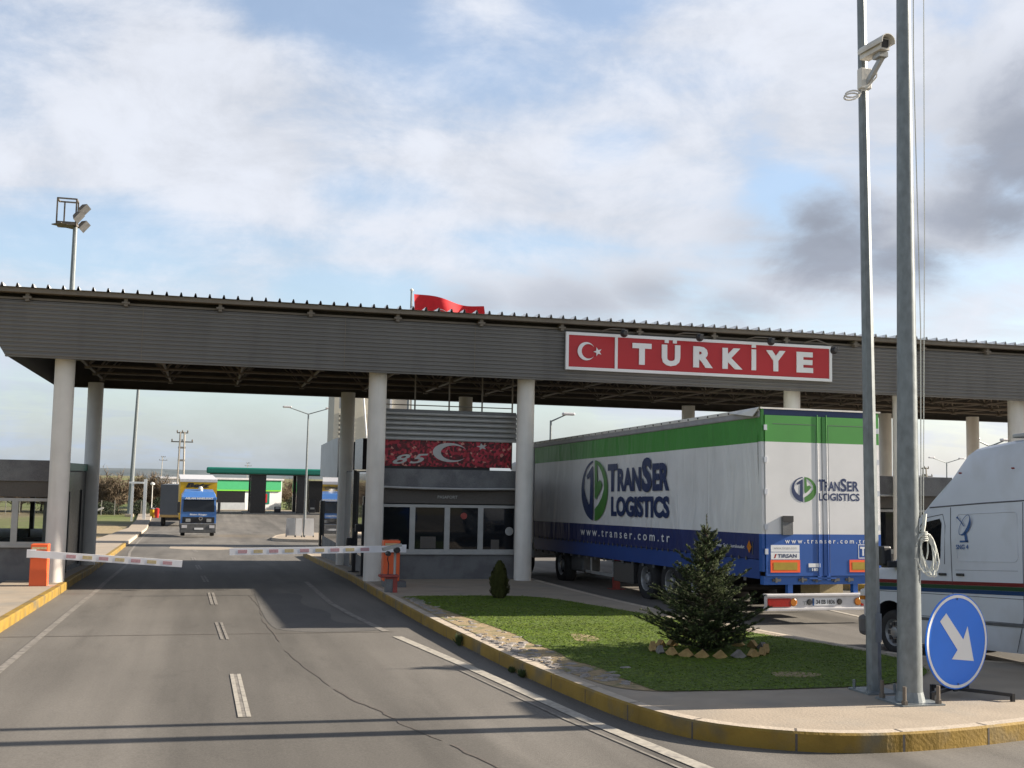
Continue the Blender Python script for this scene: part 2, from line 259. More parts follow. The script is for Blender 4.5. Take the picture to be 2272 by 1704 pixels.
# ------------------------------------------------------------------ mesh helpers
ORG = {}
class MB:
    def __init__(s): s.v = []; s.f = []; s.mi = []
    def add(s, vs, fs, mi=0):
        o = len(s.v); s.v += [Vector(v) for v in vs]; s.f += [tuple(i + o for i in f) for f in fs]; s.mi += [mi] * len(fs); return s
    def box(s, a, b, mi=0, ch=0.0):
        x0, y0, z0 = a; x1, y1, z1 = b
        if ch:
            bm = bmesh.new(); bmesh.ops.create_cube(bm, size=1)
            for v in bm.verts: v.co = Vector(((x0 + x1) / 2 + v.co.x * (x1 - x0), (y0 + y1) / 2 + v.co.y * (y1 - y0), (z0 + z1) / 2 + v.co.z * (z1 - z0)))
            bmesh.ops.bevel(bm, geom=bm.edges[:], offset=ch, segments=2, affect='EDGES', profile=.5)
            bm.verts.index_update(); s.add([v.co.copy() for v in bm.verts], [[v.index for v in f.verts] for f in bm.faces], mi); bm.free(); return s
        vs = [(x0, y0, z0), (x1, y0, z0), (x1, y1, z0), (x0, y1, z0), (x0, y0, z1), (x1, y0, z1), (x1, y1, z1), (x0, y1, z1)]
        return s.add(vs, [(3, 2, 1, 0), (4, 5, 6, 7), (0, 1, 5, 4), (1, 2, 6, 5), (2, 3, 7, 6), (3, 0, 4, 7)], mi)
    def tube(s, pts, r, n=8, mi=0, caps=True):
        pts = [Vector(p) for p in pts]; rs = r if isinstance(r, (list, tuple)) else [r] * len(pts)
        up = Vector((0, 0, 1)); rings = []
        for i, p in enumerate(pts):
            t = (pts[min(i + 1, len(pts) - 1)] - pts[max(i - 1, 0)]).normalized()
            a = t.cross(up) if abs(t.z) < .95 else t.cross(Vector((1, 0, 0)))
            a.normalize(); b = a.cross(t).normalized()
            rings.append([p + (a * cos(2 * pi * k / n) + b * sin(2 * pi * k / n)) * rs[i] for k in range(n)])
        vs = [v for R in rings for v in R]; fs = []
        for i in range(len(pts) - 1):
            for k in range(n):
                k2 = (k + 1) % n; fs.append((i * n + k, i * n + k2, (i + 1) * n + k2, (i + 1) * n + k))
        if caps: fs.append(tuple(range(n))[::-1]); fs.append(tuple((len(pts) - 1) * n + k for k in range(n)))
        return s.add(vs, fs, mi)
    def bar(s, a, b, w, h, mi=0):
        a = Vector(a); b = Vector(b); t = (b - a).normalized(); up = Vector((0, 0, 1))
        sd = t.cross(up) if abs(t.z) < .98 else Vector((1, 0, 0)); sd.normalize(); u = sd.cross(t).normalized()
        vs = [p + sd * (i * w / 2) + u * (j * h / 2) for p in (a, b) for i, j in ((-1, -1), (1, -1), (1, 1), (-1, 1))]
        return s.add(vs, [(0, 1, 2, 3), (7, 6, 5, 4), (0, 4, 5, 1), (1, 5, 6, 2), (2, 6, 7, 3), (3, 7, 4, 0)], mi)
    def lathe(s, c, prof, axis='z', n=24, mi=0):
        c = Vector(c); vs = []
        for (r, h) in prof:
            for k in range(n):
                a = 2 * pi * k / n
                if axis == 'z': v = Vector((r * cos(a), r * sin(a), h))
                elif axis == 'x': v = Vector((h, r * cos(a), r * sin(a)))
                else: v = Vector((r * cos(a), h, r * sin(a)))
                vs.append(c + v)
        fs = []
        for i in range(len(prof) - 1):
            for k in range(n): fs.append((i * n + k, i * n + (k + 1) % n, (i + 1) * n + (k + 1) % n, (i + 1) * n + k))
        return s.add(vs, fs, mi)
    def poly(s, pts2, o, R, U, depth=0.0, mi=0):
        """flat shape from 2-D outline(s), optionally with thickness toward R x U"""
        o = Vector(o); R = Vector(R); U = Vector(U); n = R.cross(U).normalized()
        base = [o + R * x + U * y for x, y in pts2]
        tri = tessellate_polygon([[Vector((x, y, 0)) for x, y in pts2]])
        area = sum(pts2[i][0] * pts2[(i + 1) % len(pts2)][1] - pts2[(i + 1) % len(pts2)][0] * pts2[i][1] for i in range(len(pts2)))
        def fixw(t, want):
            a, b, c = [Vector(pts2[i]) for i in t]; w = (b - a).x * (c - a).y - (b - a).y * (c - a).x
            return t if (w > 0) == want else t[::-1]
        top = [p + n * depth for p in base]
        s.add(top, [fixw(tuple(t), True) for t in tri], mi)
        if depth:
            k = len(base); fs = []
            for i in range(k):
                j = (i + 1) % k; fs.append((i, j, k + j, k + i) if area > 0 else (j, i, k + i, k + j))
            s.add(base + top, fs, mi); s.add(base, [fixw(tuple(t), False) for t in tri], mi)
        return s
    def build(s, name, m, parent=None, org=None, smooth=False, label=None):
        if parent is not None: org = ORG.get(parent.name, Vector((0, 0, 0)))
        elif org is None: org = Vector((0, 0, 0))
        org = Vector(org)
        me = bpy.data.meshes.new(name); me.from_pydata([v - org for v in s.v], [], s.f)
        for mm in (m if isinstance(m, (list, tuple)) else [m]): me.materials.append(MT[mm] if isinstance(mm, str) else mm)
        if isinstance(m, (list, tuple)): me.polygons.foreach_set('material_index', s.mi)
        if smooth: me.polygons.foreach_set('use_smooth', [True] * len(me.polygons))
        me.update()
        o = bpy.data.objects.new(name, me); COL.objects.link(o)
        if parent is not None: o.parent = parent; ORG[o.name] = org
        else: o.location = org; ORG[o.name] = org
        if smooth:
            try: me.set_sharp_from_angle(angle=radians(38))
            except Exception: pass
        if label: o['label'] = label
        return o
def tag(o, label, cat, group=None):
    o['label'] = label; o['category'] = cat
    if group: o['group'] = group
    return o
def thing(name, loc, label, cat, group=None, rot=None):
    """Empty at the thing's base. Without rot its parts are written in world coordinates, with rot in its own."""
    o = bpy.data.objects.new(name, None); COL.objects.link(o); o.location = loc; o.empty_display_size = .2
    if rot is not None: o.rotation_euler = rot; ORG[o.name] = Vector((0, 0, 0))
    else: ORG[o.name] = Vector(loc)
    return tag(o, label, cat, group)
def struct(o): o['kind'] = 'structure'; return o
def kids(o): return [c for c in bpy.data.objects if c.parent == o]
def copy_tree(o, parent=None):
    ch = kids(o); c = o.copy(); COL.objects.link(c); c.parent = parent
    for k in ch: copy_tree(k, c)
    return c
def gz(y):
    if y < 0: return 0.0
    if y < 30: return -.018 * y
    if y < 115: return -.54 - .033 * (y - 30)
    return -.54 - .033 * 85
KH = 0.195
BR = (0.0, 30.0, 115.0)
def dens_line(pts, closed=True):
    out_ = []; n = len(pts)
    for i in range(n if closed else n - 1):
        a = pts[i]; b = pts[(i + 1) % n]; out_.append(a)
        cs = sorted([(c - a[1]) / (b[1] - a[1]) for c in BR if (a[1] - c) * (b[1] - c) < 0]) if a[1] != b[1] else []
        for t in cs: out_.append((a[0] + (b[0] - a[0]) * t, a[1] + (b[1] - a[1]) * t))
    if not closed: out_.append(pts[-1])
    return out_
def sheet(name, pts, dz, m, z=None):
    pts = dens_line(pts)
    bm = bmesh.new(); vs = [bm.verts.new((x, y, 0)) for x, y in pts]
    for t in tessellate_polygon([[Vector((x, y, 0)) for x, y in pts]]):
        try: bm.faces.new([vs[i] for i in t])
        except ValueError: pass
    for c in BR: bmesh.ops.bisect_plane(bm, geom=bm.verts[:] + bm.edges[:] + bm.faces[:], plane_co=(0, c, 0), plane_no=(0, 1, 0))
    bmesh.ops.recalc_face_normals(bm, faces=bm.faces[:])
    for v in bm.verts: v.co.z = gz(v.co.y) + dz
    for f in bm.faces:
        f.normal_update()
        if f.normal.z < 0: f.normal_flip()
    me = bpy.data.meshes.new(name); bm.to_mesh(me); bm.free(); me.materials.append(MT[m])
    o = bpy.data.objects.new(name, me); COL.objects.link(o); return struct(o)
def offset(pts, d, closed=True):
    n = len(pts); r = []
    for i in range(n):
        a = Vector(pts[i - 1]) if (closed or i > 0) else Vector(pts[i]); b = Vector(pts[(i + 1) % n]) if (closed or i < n - 1) else Vector(pts[i])
        p = Vector(pts[i]); e1 = (p - a); e2 = (b - p)
        if e1.length < 1e-6: e1 = e2
        if e2.length < 1e-6: e2 = e1
        e1.normalize(); e2.normalize(); n1 = Vector((-e1.y, e1.x)); n2 = Vector((-e2.y, e2.x)); nn = (n1 + n2)
        if nn.length < 1e-6: nn = n1
        nn.normalize(); k = 1 / max(.5, nn.dot(n1)); q = p + nn * d * k; r.append((q.x, q.y))
    return r
def kerb(name, pts, closed, w=.15, mf='yellow', mtop='kerbtop', h=KH, jitter=0.0):
    """kerb stones along pts (island on the left of the direction of travel)"""
    pts = dens_line(pts, closed)
    inn = offset(pts, w, closed); mb = MB(); n = len(pts)
    ch = .02
    o2 = offset(pts, ch, closed)
    for i in range(n if closed else n - 1):
        j = (i + 1) % n
        def P(q, dz): return (q[0], q[1], gz(q[1]) + dz)
        a, b, c, d = pts[i], pts[j], inn[j], inn[i]; a2, b2 = o2[i], o2[j]
        mb.add([P(a, -.05), P(b, -.05), P(b, h - ch), P(a, h - ch)], [(0, 1, 2, 3)], 0)
        mb.add([P(a, h - ch), P(b, h - ch), P(b2, h), P(a2, h)], [(0, 1, 2, 3)], 0)
        mb.add([P(a2, h), P(b2, h), P(c, h), P(d, h)], [(0, 1, 2, 3)], 1)
        mb.add([P(d, h), P(c, h), P(c, -.05), P(d, -.05)], [(0, 1, 2, 3)], 1)
    # joints between the kerb stones
    acc = .4
    for i in range(n if closed else n - 1):
        j = (i + 1) % n; a = Vector(pts[i]); b = Vector(pts[j]); L_ = (b - a).length; t_ = (b - a) / max(L_, 1e-6); nn = Vector((-t_.y, t_.x))
        if a.y > 48: break
        while acc < L_:
            p = a + t_ * acc; p0 = p - nn * .002; p1 = p + nn * .024; w2 = .007 + .006 * random.random()
            def Q(q, dz): return (q.x, q.y, gz(q.y) + dz)
            mb.add([Q(p0 - t_ * w2, .0), Q(p0 + t_ * w2, .0), Q(p0 + t_ * w2, h - ch), Q(p0 - t_ * w2, h - ch)], [(0, 1, 2, 3)], 2)
            mb.add([Q(p1 - t_ * w2, h + .002), Q(p1 + t_ * w2, h + .002), Q(p1 + nn * (w - .03) + t_ * w2, h + .002), Q(p1 + nn * (w - .03) - t_ * w2, h + .002)], [(0, 1, 2, 3)], 2)
            acc += 1.0
        acc -= L_
    o = mb.build(name, [mf, mtop, 'crack']); struct(o); return inn
def smooth_pts(pts, k=3):
    for _ in range(k):
        q = [pts[0]]
        for a, b in zip(pts[:-1], pts[1:]): q += [(a[0] * .75 + b[0] * .25, a[1] * .75 + b[1] * .25), (a[0] * .25 + b[0] * .75, a[1] * .25 + b[1] * .75)]
        q.append(pts[-1]); pts = q
    return pts
def text_mesh(txt, bold=0.0, shear=0.0, spacing=1.0):
    cu = bpy.data.curves.new('t', 'FONT'); cu.body = txt; cu.size = 1.0; cu.offset = bold; cu.shear = shear; cu.space_character = spacing
    cu.resolution_u = 3
    ob = bpy.data.objects.new('t', cu); COL.objects.link(ob)
    dg = bpy.context.evaluated_depsgraph_get(); dg.update(); me = bpy.data.meshes.new_from_object(ob.evaluated_get(dg))
    vs = [v.co.copy() for v in me.vertices]; fs = [tuple(p.vertices) for p in me.polygons]
    bpy.data.objects.remove(ob); bpy.data.meshes.remove(me); bpy.data.curves.remove(cu); return vs, fs
def letter(mb, txt, o, R, U, w, h, depth=0.0, bold=0.0, mi=0, shear=0.0, spacing=1.0):
    """write txt in the box w x h whose lower-left corner is o"""
    vs, fs = text_mesh(txt, bold, shear, spacing)
    x0 = min(v.x for v in vs); x1 = max(v.x for v in vs); y0 = min(v.y for v in vs); y1 = max(v.y for v in vs)
    o = Vector(o); R = Vector(R); U = Vector(U); n = R.cross(U).normalized()
    P = [o + R * ((v.x - x0) / (x1 - x0) * w) + U * ((v.y - y0) / (y1 - y0) * h) for v in vs]
    if depth:
        T = [p + n * depth for p in P]; edges = {}
        for f in fs:
            for a, b in zip(f, f[1:] + f[:1]): edges[(a, b)] = 1
        side = [(a, b, b + len(P), a + len(P)) for (a, b) in edges if (b, a) not in edges]
        mb.add(P + T, [tuple(i + len(P) for i in f) for f in fs] + side, mi)
    else: mb.add(P, fs, mi)
    return mb
def crescent(mb, c, R, U, r, depth, mi=0, sr=.8, star=True, sx=None):
    c = Vector(c); ri = r * sr; off = r * .25; pts = []
    # outer arc and inner arc meet at two horns
    import math as m_
    d = off; x = (r * r - ri * ri + d * d) / (2 * d); hy = sqrt(max(0, r * r - x * x)); a0 = atan2(hy, x); b0 = atan2(hy, x - d)
    n = 36
    for i in range(n + 1):
        a = a0 + (2 * pi - 2 * a0) * i / n; pts.append((r * cos(a), r * sin(a)))
    for i in range(1, n):
        a = (2 * pi - b0) - (2 * pi - 2 * b0) * i / n; pts.append((d + ri * cos(a), ri * sin(a)))
    mb.poly(pts, c, R, U, depth, mi)
    if star:
        s0 = r * .5; cx = (sx if sx is not None else r * 1.17); sp = []
        for k in range(10):
            rr = s0 if k % 2 == 0 else s0 * .4; a = pi + k * pi / 5; sp.append((cx + rr * cos(a), rr * sin(a)))
        mb.poly(sp, c, R, U, depth, mi)
def emblem(mb, o, R, U, w, h):
    """two-colour round emblem: navy left half (mi 0), green right half (mi 1); o = lower-left"""
    def arc(x, sgn, n=22):
        a0 = math.acos((x - .5) / .5); r = []
        for i in range(n + 1):
            a = (a0 + (2 * pi - 2 * a0) * i / n) if sgn < 0 else (a0 - 2 * a0 * i / n)
            r.append((.5 + .5 * cos(a), .5 - .5 * sin(a)))
        return r
    A = arc(.455, -1); L_ = A + [(.455, .105), (.42, .095), (.20, .255), (.235, .315), (.35, .27), (.325, .72), (.295, .735), (.17, .60), (.105, .45), (.125, .28), (.22, .14), (.34, .07), (.455, .035)]
    B = arc(.515, 1); G_ = B + [(.515, .81), (.64, .74), (.78, .62), (.865, .48), (.85, .33), (.78, .21), (.69, .12), (.60, .065), (.62, .37), (.72, .33), (.80, .415), (.70, .53), (.56, .655), (.515, .60)]
    O = Vector(o) + Vector(U) * h
    for P, mi in ((L_, 0), (G_, 1)):
        mb.poly([(x * w, -y * h) for x, y in P], O, R, U, 0.0, mi)

# ------------------------------------------------------------------ terrain and roads
gp = MB(); xs = [-4000, -600, -60, 0, 60, 600, 4000]; ys = [-400, 0, 30, 115, 300, 1200, 5200]
vs = [(x, y, gz(y)) for y in ys for x in xs]; fs = []
for j in range(len(ys) - 1):
    for i in range(len(xs) - 1): a = j * len(xs) + i; fs.append((a, a + 1, a + len(xs) + 1, a + len(xs)))
gp.add(vs, fs); struct(gp.build('ground', 'ground'))
LK = [(-3.1, -10), (-3.09, 12), (-3.05, 20), (-3.0, 27), (-3.05, 34), (-3.3, 43), (-4.1, 70), (-5.1, 105), (-6.0, 135), (-6.8, 160)]
sheet('road', LK + [(-6, 176), (60, 176), (110, 150), (110, -10)], .02, 'asphalt')
# left pavement with its kerb (island on the left when walking +Y -> it lies at -x)
kin = kerb('kerb', [p for p in LK if p[1] <= 60] + [(-3.83, 61)], False, .14, 'yellow', 'yellow')
kin2 = kerb('kerb', [(-3.83, 61.02), (-4.1, 70), (-5.1, 105), (-6.0, 135), (-6.8, 160)], False, .14, 'kerbtop', 'kerbtop')
lp = kin + kin2[1:]
sheet('pavement', lp + [(-8.6, 160), (-7.5, 135), (-6.9, 105), (-6.0, 70), (-4.9, 43), (-4.5, 40), (-4.4, 30), (-4.25, 20), (-4.35, 12), (-4.4, -10)], KH - .004, 'conc')
# main island
ISL_R = [(3.95, 47.4), (3.86, 40), (3.82, 33.8), (3.75, 25), (3.78, 19), (3.87, 16.7), (3.93, 14.5), (4.07, 12.6), (4.23, 10.9), (4.55, 9.9), (5.3, 9.3), (6.1, 9.12), (7.4, 9.3), (9.4, 9.85), (12.0, 10.75), (13.0, 11.4), (12.9, 12.1), (11.8, 12.5), (10.5, 12.95), (9.9, 13.4), (9.3, 14.1), (8.75, 17.2), (8.45, 20.5), (8.3, 24), (8.35, 30), (8.35, 47), (7.6, 48.5), (6.2, 48.9), (4.6, 48.4)]
isl = smooth_pts(ISL_R + [ISL_R[0]], 2)[:-1]
isl = isl[::1]
ii = kerb('kerb', isl, True, .15, 'yellow', 'kerbtop')
sheet('pavement', ii, KH - .004, 'conc')
LAWN = smooth_pts([(4.0, 23.35), (4.12, 22.4), (4.27, 21.2), (4.48, 18.9), (4.57, 17.6), (4.66, 16.7), (4.56, 15.7), (4.7, 14.8), (4.6, 14.0), (4.78, 13.4), (4.72, 12.7), (4.8, 11.66), (4.85, 11.6), (6.05, 11.5), (7.17, 11.5), (7.7, 11.62), (8.45, 12.02), (8.95, 12.7), (9.12, 13.6), (8.9, 14.9), (8.48, 16.3), (8.1, 18.2), (7.88, 19.2), (7.37, 21.5), (6.95, 23.0), (6.3, 23.45), (4.6, 23.6), (4.0, 23.35)], 2)[:-1]
sheet('lawn_bed', LAWN, KH + .007, 'lawn')
for q_ in ([(6.6, 12.3), (7.0, 12.15), (7.3, 12.35), (7.1, 12.6), (6.7, 12.65), (6.6, 12.3)], [(5.3, 15.9), (5.6, 15.7), (5.8, 16.3), (5.5, 16.9), (5.3, 15.9)]): sheet('bare_patch', smooth_pts(q_, 2)[:-1], KH + .011, 'dry')
sheet('dry_verge', smooth_pts([(3.96, 23.4), (3.97, 19.5), (4.06, 16.7), (4.14, 14.6), (4.3, 12.6), (4.5, 11.7), (5.3, 11.5), (5.4, 12.2), (5.0, 13), (5.0, 15), (5.1, 17), (4.8, 19), (4.5, 21.3), (4.3, 23.5), (3.96, 23.4)], 2)[:-1], KH + .002, 'dry')
sheet('dry_verge', [(-4.28, 19), (-4.3, 28.2), (-9, 28.4), (-12, 18), (-5, 12), (-4.4, 14)], .05, 'dry')
sheet('dry_verge', smooth_pts([(-6.2, 72), (-5.6, 88), (-7.0, 112), (-9.5, 128), (-15, 126), (-12, 104), (-8.5, 86), (-6.2, 72)], 2)[:-1], .03, 'dry')
# other islands on the right, and the lamp island behind the booth
for nm, P in (('a', [(15.3, 26.6), (15.2, 45), (21.0, 46), (20.9, 26.6), (18.2, 25.4)]), ('b', [(22.6, 26.8), (22.5, 45), (28.2, 45), (28.1, 26.8), (25.4, 25.6)])):
    q = P[::-1]; q = smooth_pts(q + [q[0]], 2)[:-1]
    ar = sum(q[i][0] * q[(i + 1) % len(q)][1] - q[(i + 1) % len(q)][0] * q[i][1] for i in range(len(q)))
    if ar < 0: q = q[::-1]
    sheet('pavement', kerb('kerb', q, True, .15, 'yellow', 'kerbtop'), KH - .004, 'conc')
q = smooth_pts([(4.2, 75), (4.6, 71.2), (7.5, 69.5), (13, 68.5), (13.5, 73), (12, 88), (9.5, 96), (6.9, 94), (5.0, 84), (4.2, 75)], 2)[:-1]
ar = sum(q[i][0] * q[(i + 1) % len(q)][1] - q[(i + 1) % len(q)][0] * q[i][1] for i in range(len(q)))
if ar < 0: q = q[::-1]
sheet('pavement', kerb('kerb', q, True, .15, 'kerbtop', 'kerbtop'), KH - .004, 'conc')
# far edge of the yard
sheet('pavement', [(-6, 176.2), (-6, 179.5), (60, 179.5), (60, 176.2)], .06, 'conc')
sheet('pavement', [(-6.5, 150), (-2.9, 150), (-3.4, 158), (-6.7, 159.9)], .045, 'conc')
# markings
def ribbon(name, pts, w, m, dz=.027):
    pts = dens_line(pts, False); a = offset(pts, w / 2, False); b = offset(pts, -w / 2, False); mb = MB()
    for i in range(len(pts) - 1):
        mb.add([(*b[i], gz(b[i][1]) + dz), (*b[i + 1], gz(b[i + 1][1]) + dz), (*a[i + 1], gz(a[i + 1][1]) + dz), (*a[i], gz(a[i][1]) + dz)], [(0, 1, 2, 3)])
    o = mb.build(name, m)
    return struct(o)
for (y0, y1, x0, x1) in ((11.87, 14.7, .465, .44), (18.2, 20.6, .37, .30), (23.9, 26.8, .25, .19), (30, 33, .1, 0), (36.5, 39.5, -.1, -.2), (43, 46, -.3, -.4), (52, 56, -.3, -.5), (62, 66, -.5, -.6), (5.5, 8.3, .55, .5)):
    for s_ in (-.042, .042): ribbon('road_marking', [(x0 + s_, y0), (x1 + s_, y1)], .045 if y0 < 22 else .06, 'markworn' if y0 > 15 else 'mark')
    if y0 < 12: ribbon('road_marking', [(x0, y0 + .01), (x1, y1 - .01)], .05, 'markworn', .0245)
ribbon('road_marking', [(4.95, 4), (4.5, 6.5), (4.12, 9.05), (3.82, 11.2), (3.47, 14.65), (3.05, 18.2)], .15, 'mark')
ribbon('road_marking', [(4.6, 4.5), (4.3, 6.5), (3.93, 9.0), (3.62, 11.2), (3.27, 14.6)], .035, 'markworn')
ribbon('road_marking', [(2.98, 18.9), (2.75, 21.5), (2.6, 24), (2.6, 30)], .12, 'markworn')
ribbon('road_marking', [(-2.38, 5), (-2.4, 15.5), (-2.36, 24), (-2.32, 28), (-2.45, 40), (-3.1, 52), (-3.7, 69), (-4.6, 100)], .11, 'markworn')
ribbon('road_marking', [(12.9, 23), (12.6, 19.5), (12.9, 14), (13.4, 10)], .12, 'mark')
ribbon('road_seam', [(-3, 18.95), (3.1, 18.85)], .035, 'crack', .024)
ck = [(1.0, 26.0), (1.12, 23.2), (1.08, 20.6), (1.16, 18.5), (1.2, 16.8), (1.32, 15.2), (1.5, 13.6), (1.66, 12.6), (1.86, 11.9), (1.95, 11.3), (2.15, 10.6), (2.35, 9.7), (2.7, 8.2)]
cj = []
for i in range(len(ck) - 1):
    for t in range(5): cj.append((ck[i][0] + (ck[i + 1][0] - ck[i][0]) * t / 5 + random.uniform(-.02, .02), ck[i][1] + (ck[i + 1][1] - ck[i][1]) * t / 5))
for a_, b_, w_ in ((0, 9, .012), (9, 18, .02), (20, 31, .014), (31, 44, .03), (44, 52, .016), (52, len(cj), .03)): ribbon('road_crack', cj[a_:b_], w_, 'crack', .0245)
sheet('road_patch', smooth_pts([(1.15, 26.5), (1.1, 20.5), (1.3, 18.95), (3.1, 18.95), (2.9, 20.0), (2.2, 20.4), (2.45, 22.2), (1.9, 23.8), (2.3, 26.5), (1.15, 26.5)], 2)[:-1], .0235, 'patch')
sheet('road_patch', smooth_pts([(-1.7, 62), (-1.6, 56), (1.2, 55), (1.5, 60), (-1.7, 62)], 1)[:-1], .0235, 'conc')

# hills on the horizon
rnd = random.Random(3)
for k, (y0, hmin, hmax, x0, x1) in enumerate(((1500, 2.2, 5, -1400, 2200), (2600, 4, 11, -2400, 4200))):
    mb = MB(); n = 90; pr = []
    for i in range(n + 1):
        x = x0 + (x1 - x0) * i / n; h = hmin + (hmax - hmin) * (.5 + .3 * sin(i * .23 + k * 2) + .2 * sin(i * .61 + 1)) ; pr.append((x, h + rnd.uniform(-.6, .6)))
    vs = []
    for (x, h) in pr: vs += [(x, y0, -3.4), (x, y0 + 60, h * .7), (x, y0 + 140, h), (x, y0 + 400, -3.4)]
    fs = [(4 * i + j, 4 * i + 4 + j, 4 * i + 5 + j, 4 * i + 1 + j) for i in range(n) for j in range(3)]
    mb.add(vs, fs); struct(mb.build('hills', 'hill', smooth=True))
#PART2

X_, Y_, Z_ = Vector((1, 0, 0)), Vector((0, 1, 0)), Vector((0, 0, 1))
# ------------------------------------------------------------------ border canopy
ca = thing('border_canopy', (8, 32, gz(32)), 'long grey ribbed canopy on round columns spanning the lanes', 'canopy')
FY = 27.42; BZ = 4.82; TZ = 6.08; XL = -5.3; XR = 33.0
mb = MB(); nr = 13; prof = []
for i in range(nr):
    z0 = BZ + (TZ - BZ) * i / nr; dz = (TZ - BZ) / nr
    prof += [(FY, z0), (FY - .017, z0 + dz * .2), (FY - .017, z0 + dz * .6), (FY, z0 + dz * .85)]
prof.append((FY, TZ)); prof.append((FY + .3, TZ))
def xl(z): return XL + (TZ - z) * .62
vs = []
for (y, z) in prof: vs += [(xl(z), y, z), (XR, y, z)]
mb.add(vs, [(2 * i, 2 * i + 1, 2 * i + 3, 2 * i + 2) for i in range(len(prof) - 1)])
mb.box((xl(BZ), FY, BZ - .03), (XR, FY + .12, BZ - .002))
mb.build('front_fascia', 'fascia', ca)
for jx in (-1.6, 3.1, 6.35, 12.5, 18.7, 24.9):
    mb = MB(); mb.box((jx, FY - .024, BZ), (jx + .018, FY - .0175, TZ)); mb.build('panel_joint', 'gutter', ca)
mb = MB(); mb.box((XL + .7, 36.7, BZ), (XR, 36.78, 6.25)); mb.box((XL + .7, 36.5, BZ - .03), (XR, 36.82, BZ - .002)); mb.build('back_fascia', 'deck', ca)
mb = MB()
a, b = Vector((XL + .78, FY + .1, 0)), Vector((XL + .7, 36.7, 0))
mb.add([(a.x, a.y, BZ), (b.x, b.y, BZ), (b.x, b.y, 6.2), (a.x - .5, a.y, 6.2)], [(0, 1, 2, 3)]); mb.build('side_fascia', 'fascia', ca)
mb = MB(); mb.box((XL - .1, 27.2, 6.235), (XR, 27.34, 6.34), ch=.01); mb.box((XL - .1, 27.34, 6.25), (XR, 27.7, 6.275)); mb.box((XL, 27.44, 6.10), (XR, 27.5, 6.15))
mb.build('gutter', 'gutter', ca)
for i in range(18):
    x = -5.0 + .9 + i * 2.12
    if x > 32: break
    mb = MB(); mb.box((x - .04, 27.3, 6.06), (x + .04, 27.72, 6.232)); mb.box((x - .09, 27.28, 6.12), (x + .09, 27.33, 6.16)); mb.build('bracket', 'gutter', ca)
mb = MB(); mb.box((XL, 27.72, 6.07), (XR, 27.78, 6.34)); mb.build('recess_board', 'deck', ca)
# roof: ribbed sheet
mb = MB(); x = XL; pr = []
while x < XR: pr += [(x, 6.345), (x + .025, 6.43), (x + .05, 6.43), (x + .075, 6.345)]; x += .322
vs = []
for (xx, z) in pr: vs += [(xx, 27.12, z), (xx, 36.9, z - .12)]
mb.add(vs, [(2 * i, 2 * i + 2, 2 * i + 3, 2 * i + 1) for i in range(len(pr) - 1)])
mb.build('roof_sheet', 'rooft', ca)
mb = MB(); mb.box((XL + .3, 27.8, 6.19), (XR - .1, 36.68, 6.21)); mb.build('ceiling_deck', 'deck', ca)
# space frame
mb = MB(); tx = [XL + 1.2 + 1.95 * i for i in range(19)]; ty = [28.0 + 2.1 * j for j in range(5)]
bx = [x + .975 for x in tx[:-1]]; by = [y + 1.05 for y in ty[:-1]]
TT, BB = 6.1, 4.98
for y in ty: mb.tube([(tx[0], y, TT), (tx[-1], y, TT)], .04, 6)
for x in tx: mb.tube([(x, ty[0], TT), (x, ty[-1], TT)], .035, 6)
for y in by: mb.tube([(bx[0], y, BB), (bx[-1], y, BB)], .042, 6)
for x in bx: mb.tube([(x, by[0], BB), (x, by[-1], BB)], .035, 6)
for i, x in enumerate(bx):
    for j, y in enumerate(by):
        for dx in (0, 1):
            for dy in (0, 1): mb.tube([(x, y, BB), (tx[i + dx], ty[j + dy], TT)], .026, 5)
        mb.box((x - .07, y - .07, BB - .07), (x + .07, y + .07, BB + .07))
mb.build('space_frame', 'steeld', ca)
mb = MB()
for j in range(12): mb.box((XL + .5, 27.95 + j * .78, 6.13), (XR - .2, 28.02 + j * .78, 6.187))
mb.build('purlins', 'steeld', ca)
CX = [-3.3, 4.03, 7.88, 15.52, 18.95, 22.8, 26.5]
CXB = [-3.35, 4.25, 8.1, 16.0, 19.8, 23.75, 27.45]
def column(x, y, r=.225):
    zb = gz(y) + KH - .02; mb = MB(); mb.lathe((x, y, 0), [(r, zb), (r, 4.9), (0, 4.9)], n=28); mb.build('column', 'column', ca, smooth=True)
for x in CX: column(x, 28.0)
for x in CXB: column(x, 36.05)
for x in (-1.2, 1.1, 10.6, 13.0, 5.8):
    mb = MB(); mb.box((x - .3, 30.2, 5.9), (x + .3, 30.6, 6.05), ch=.02); mb.build('soffit_lamp', 'column', ca)
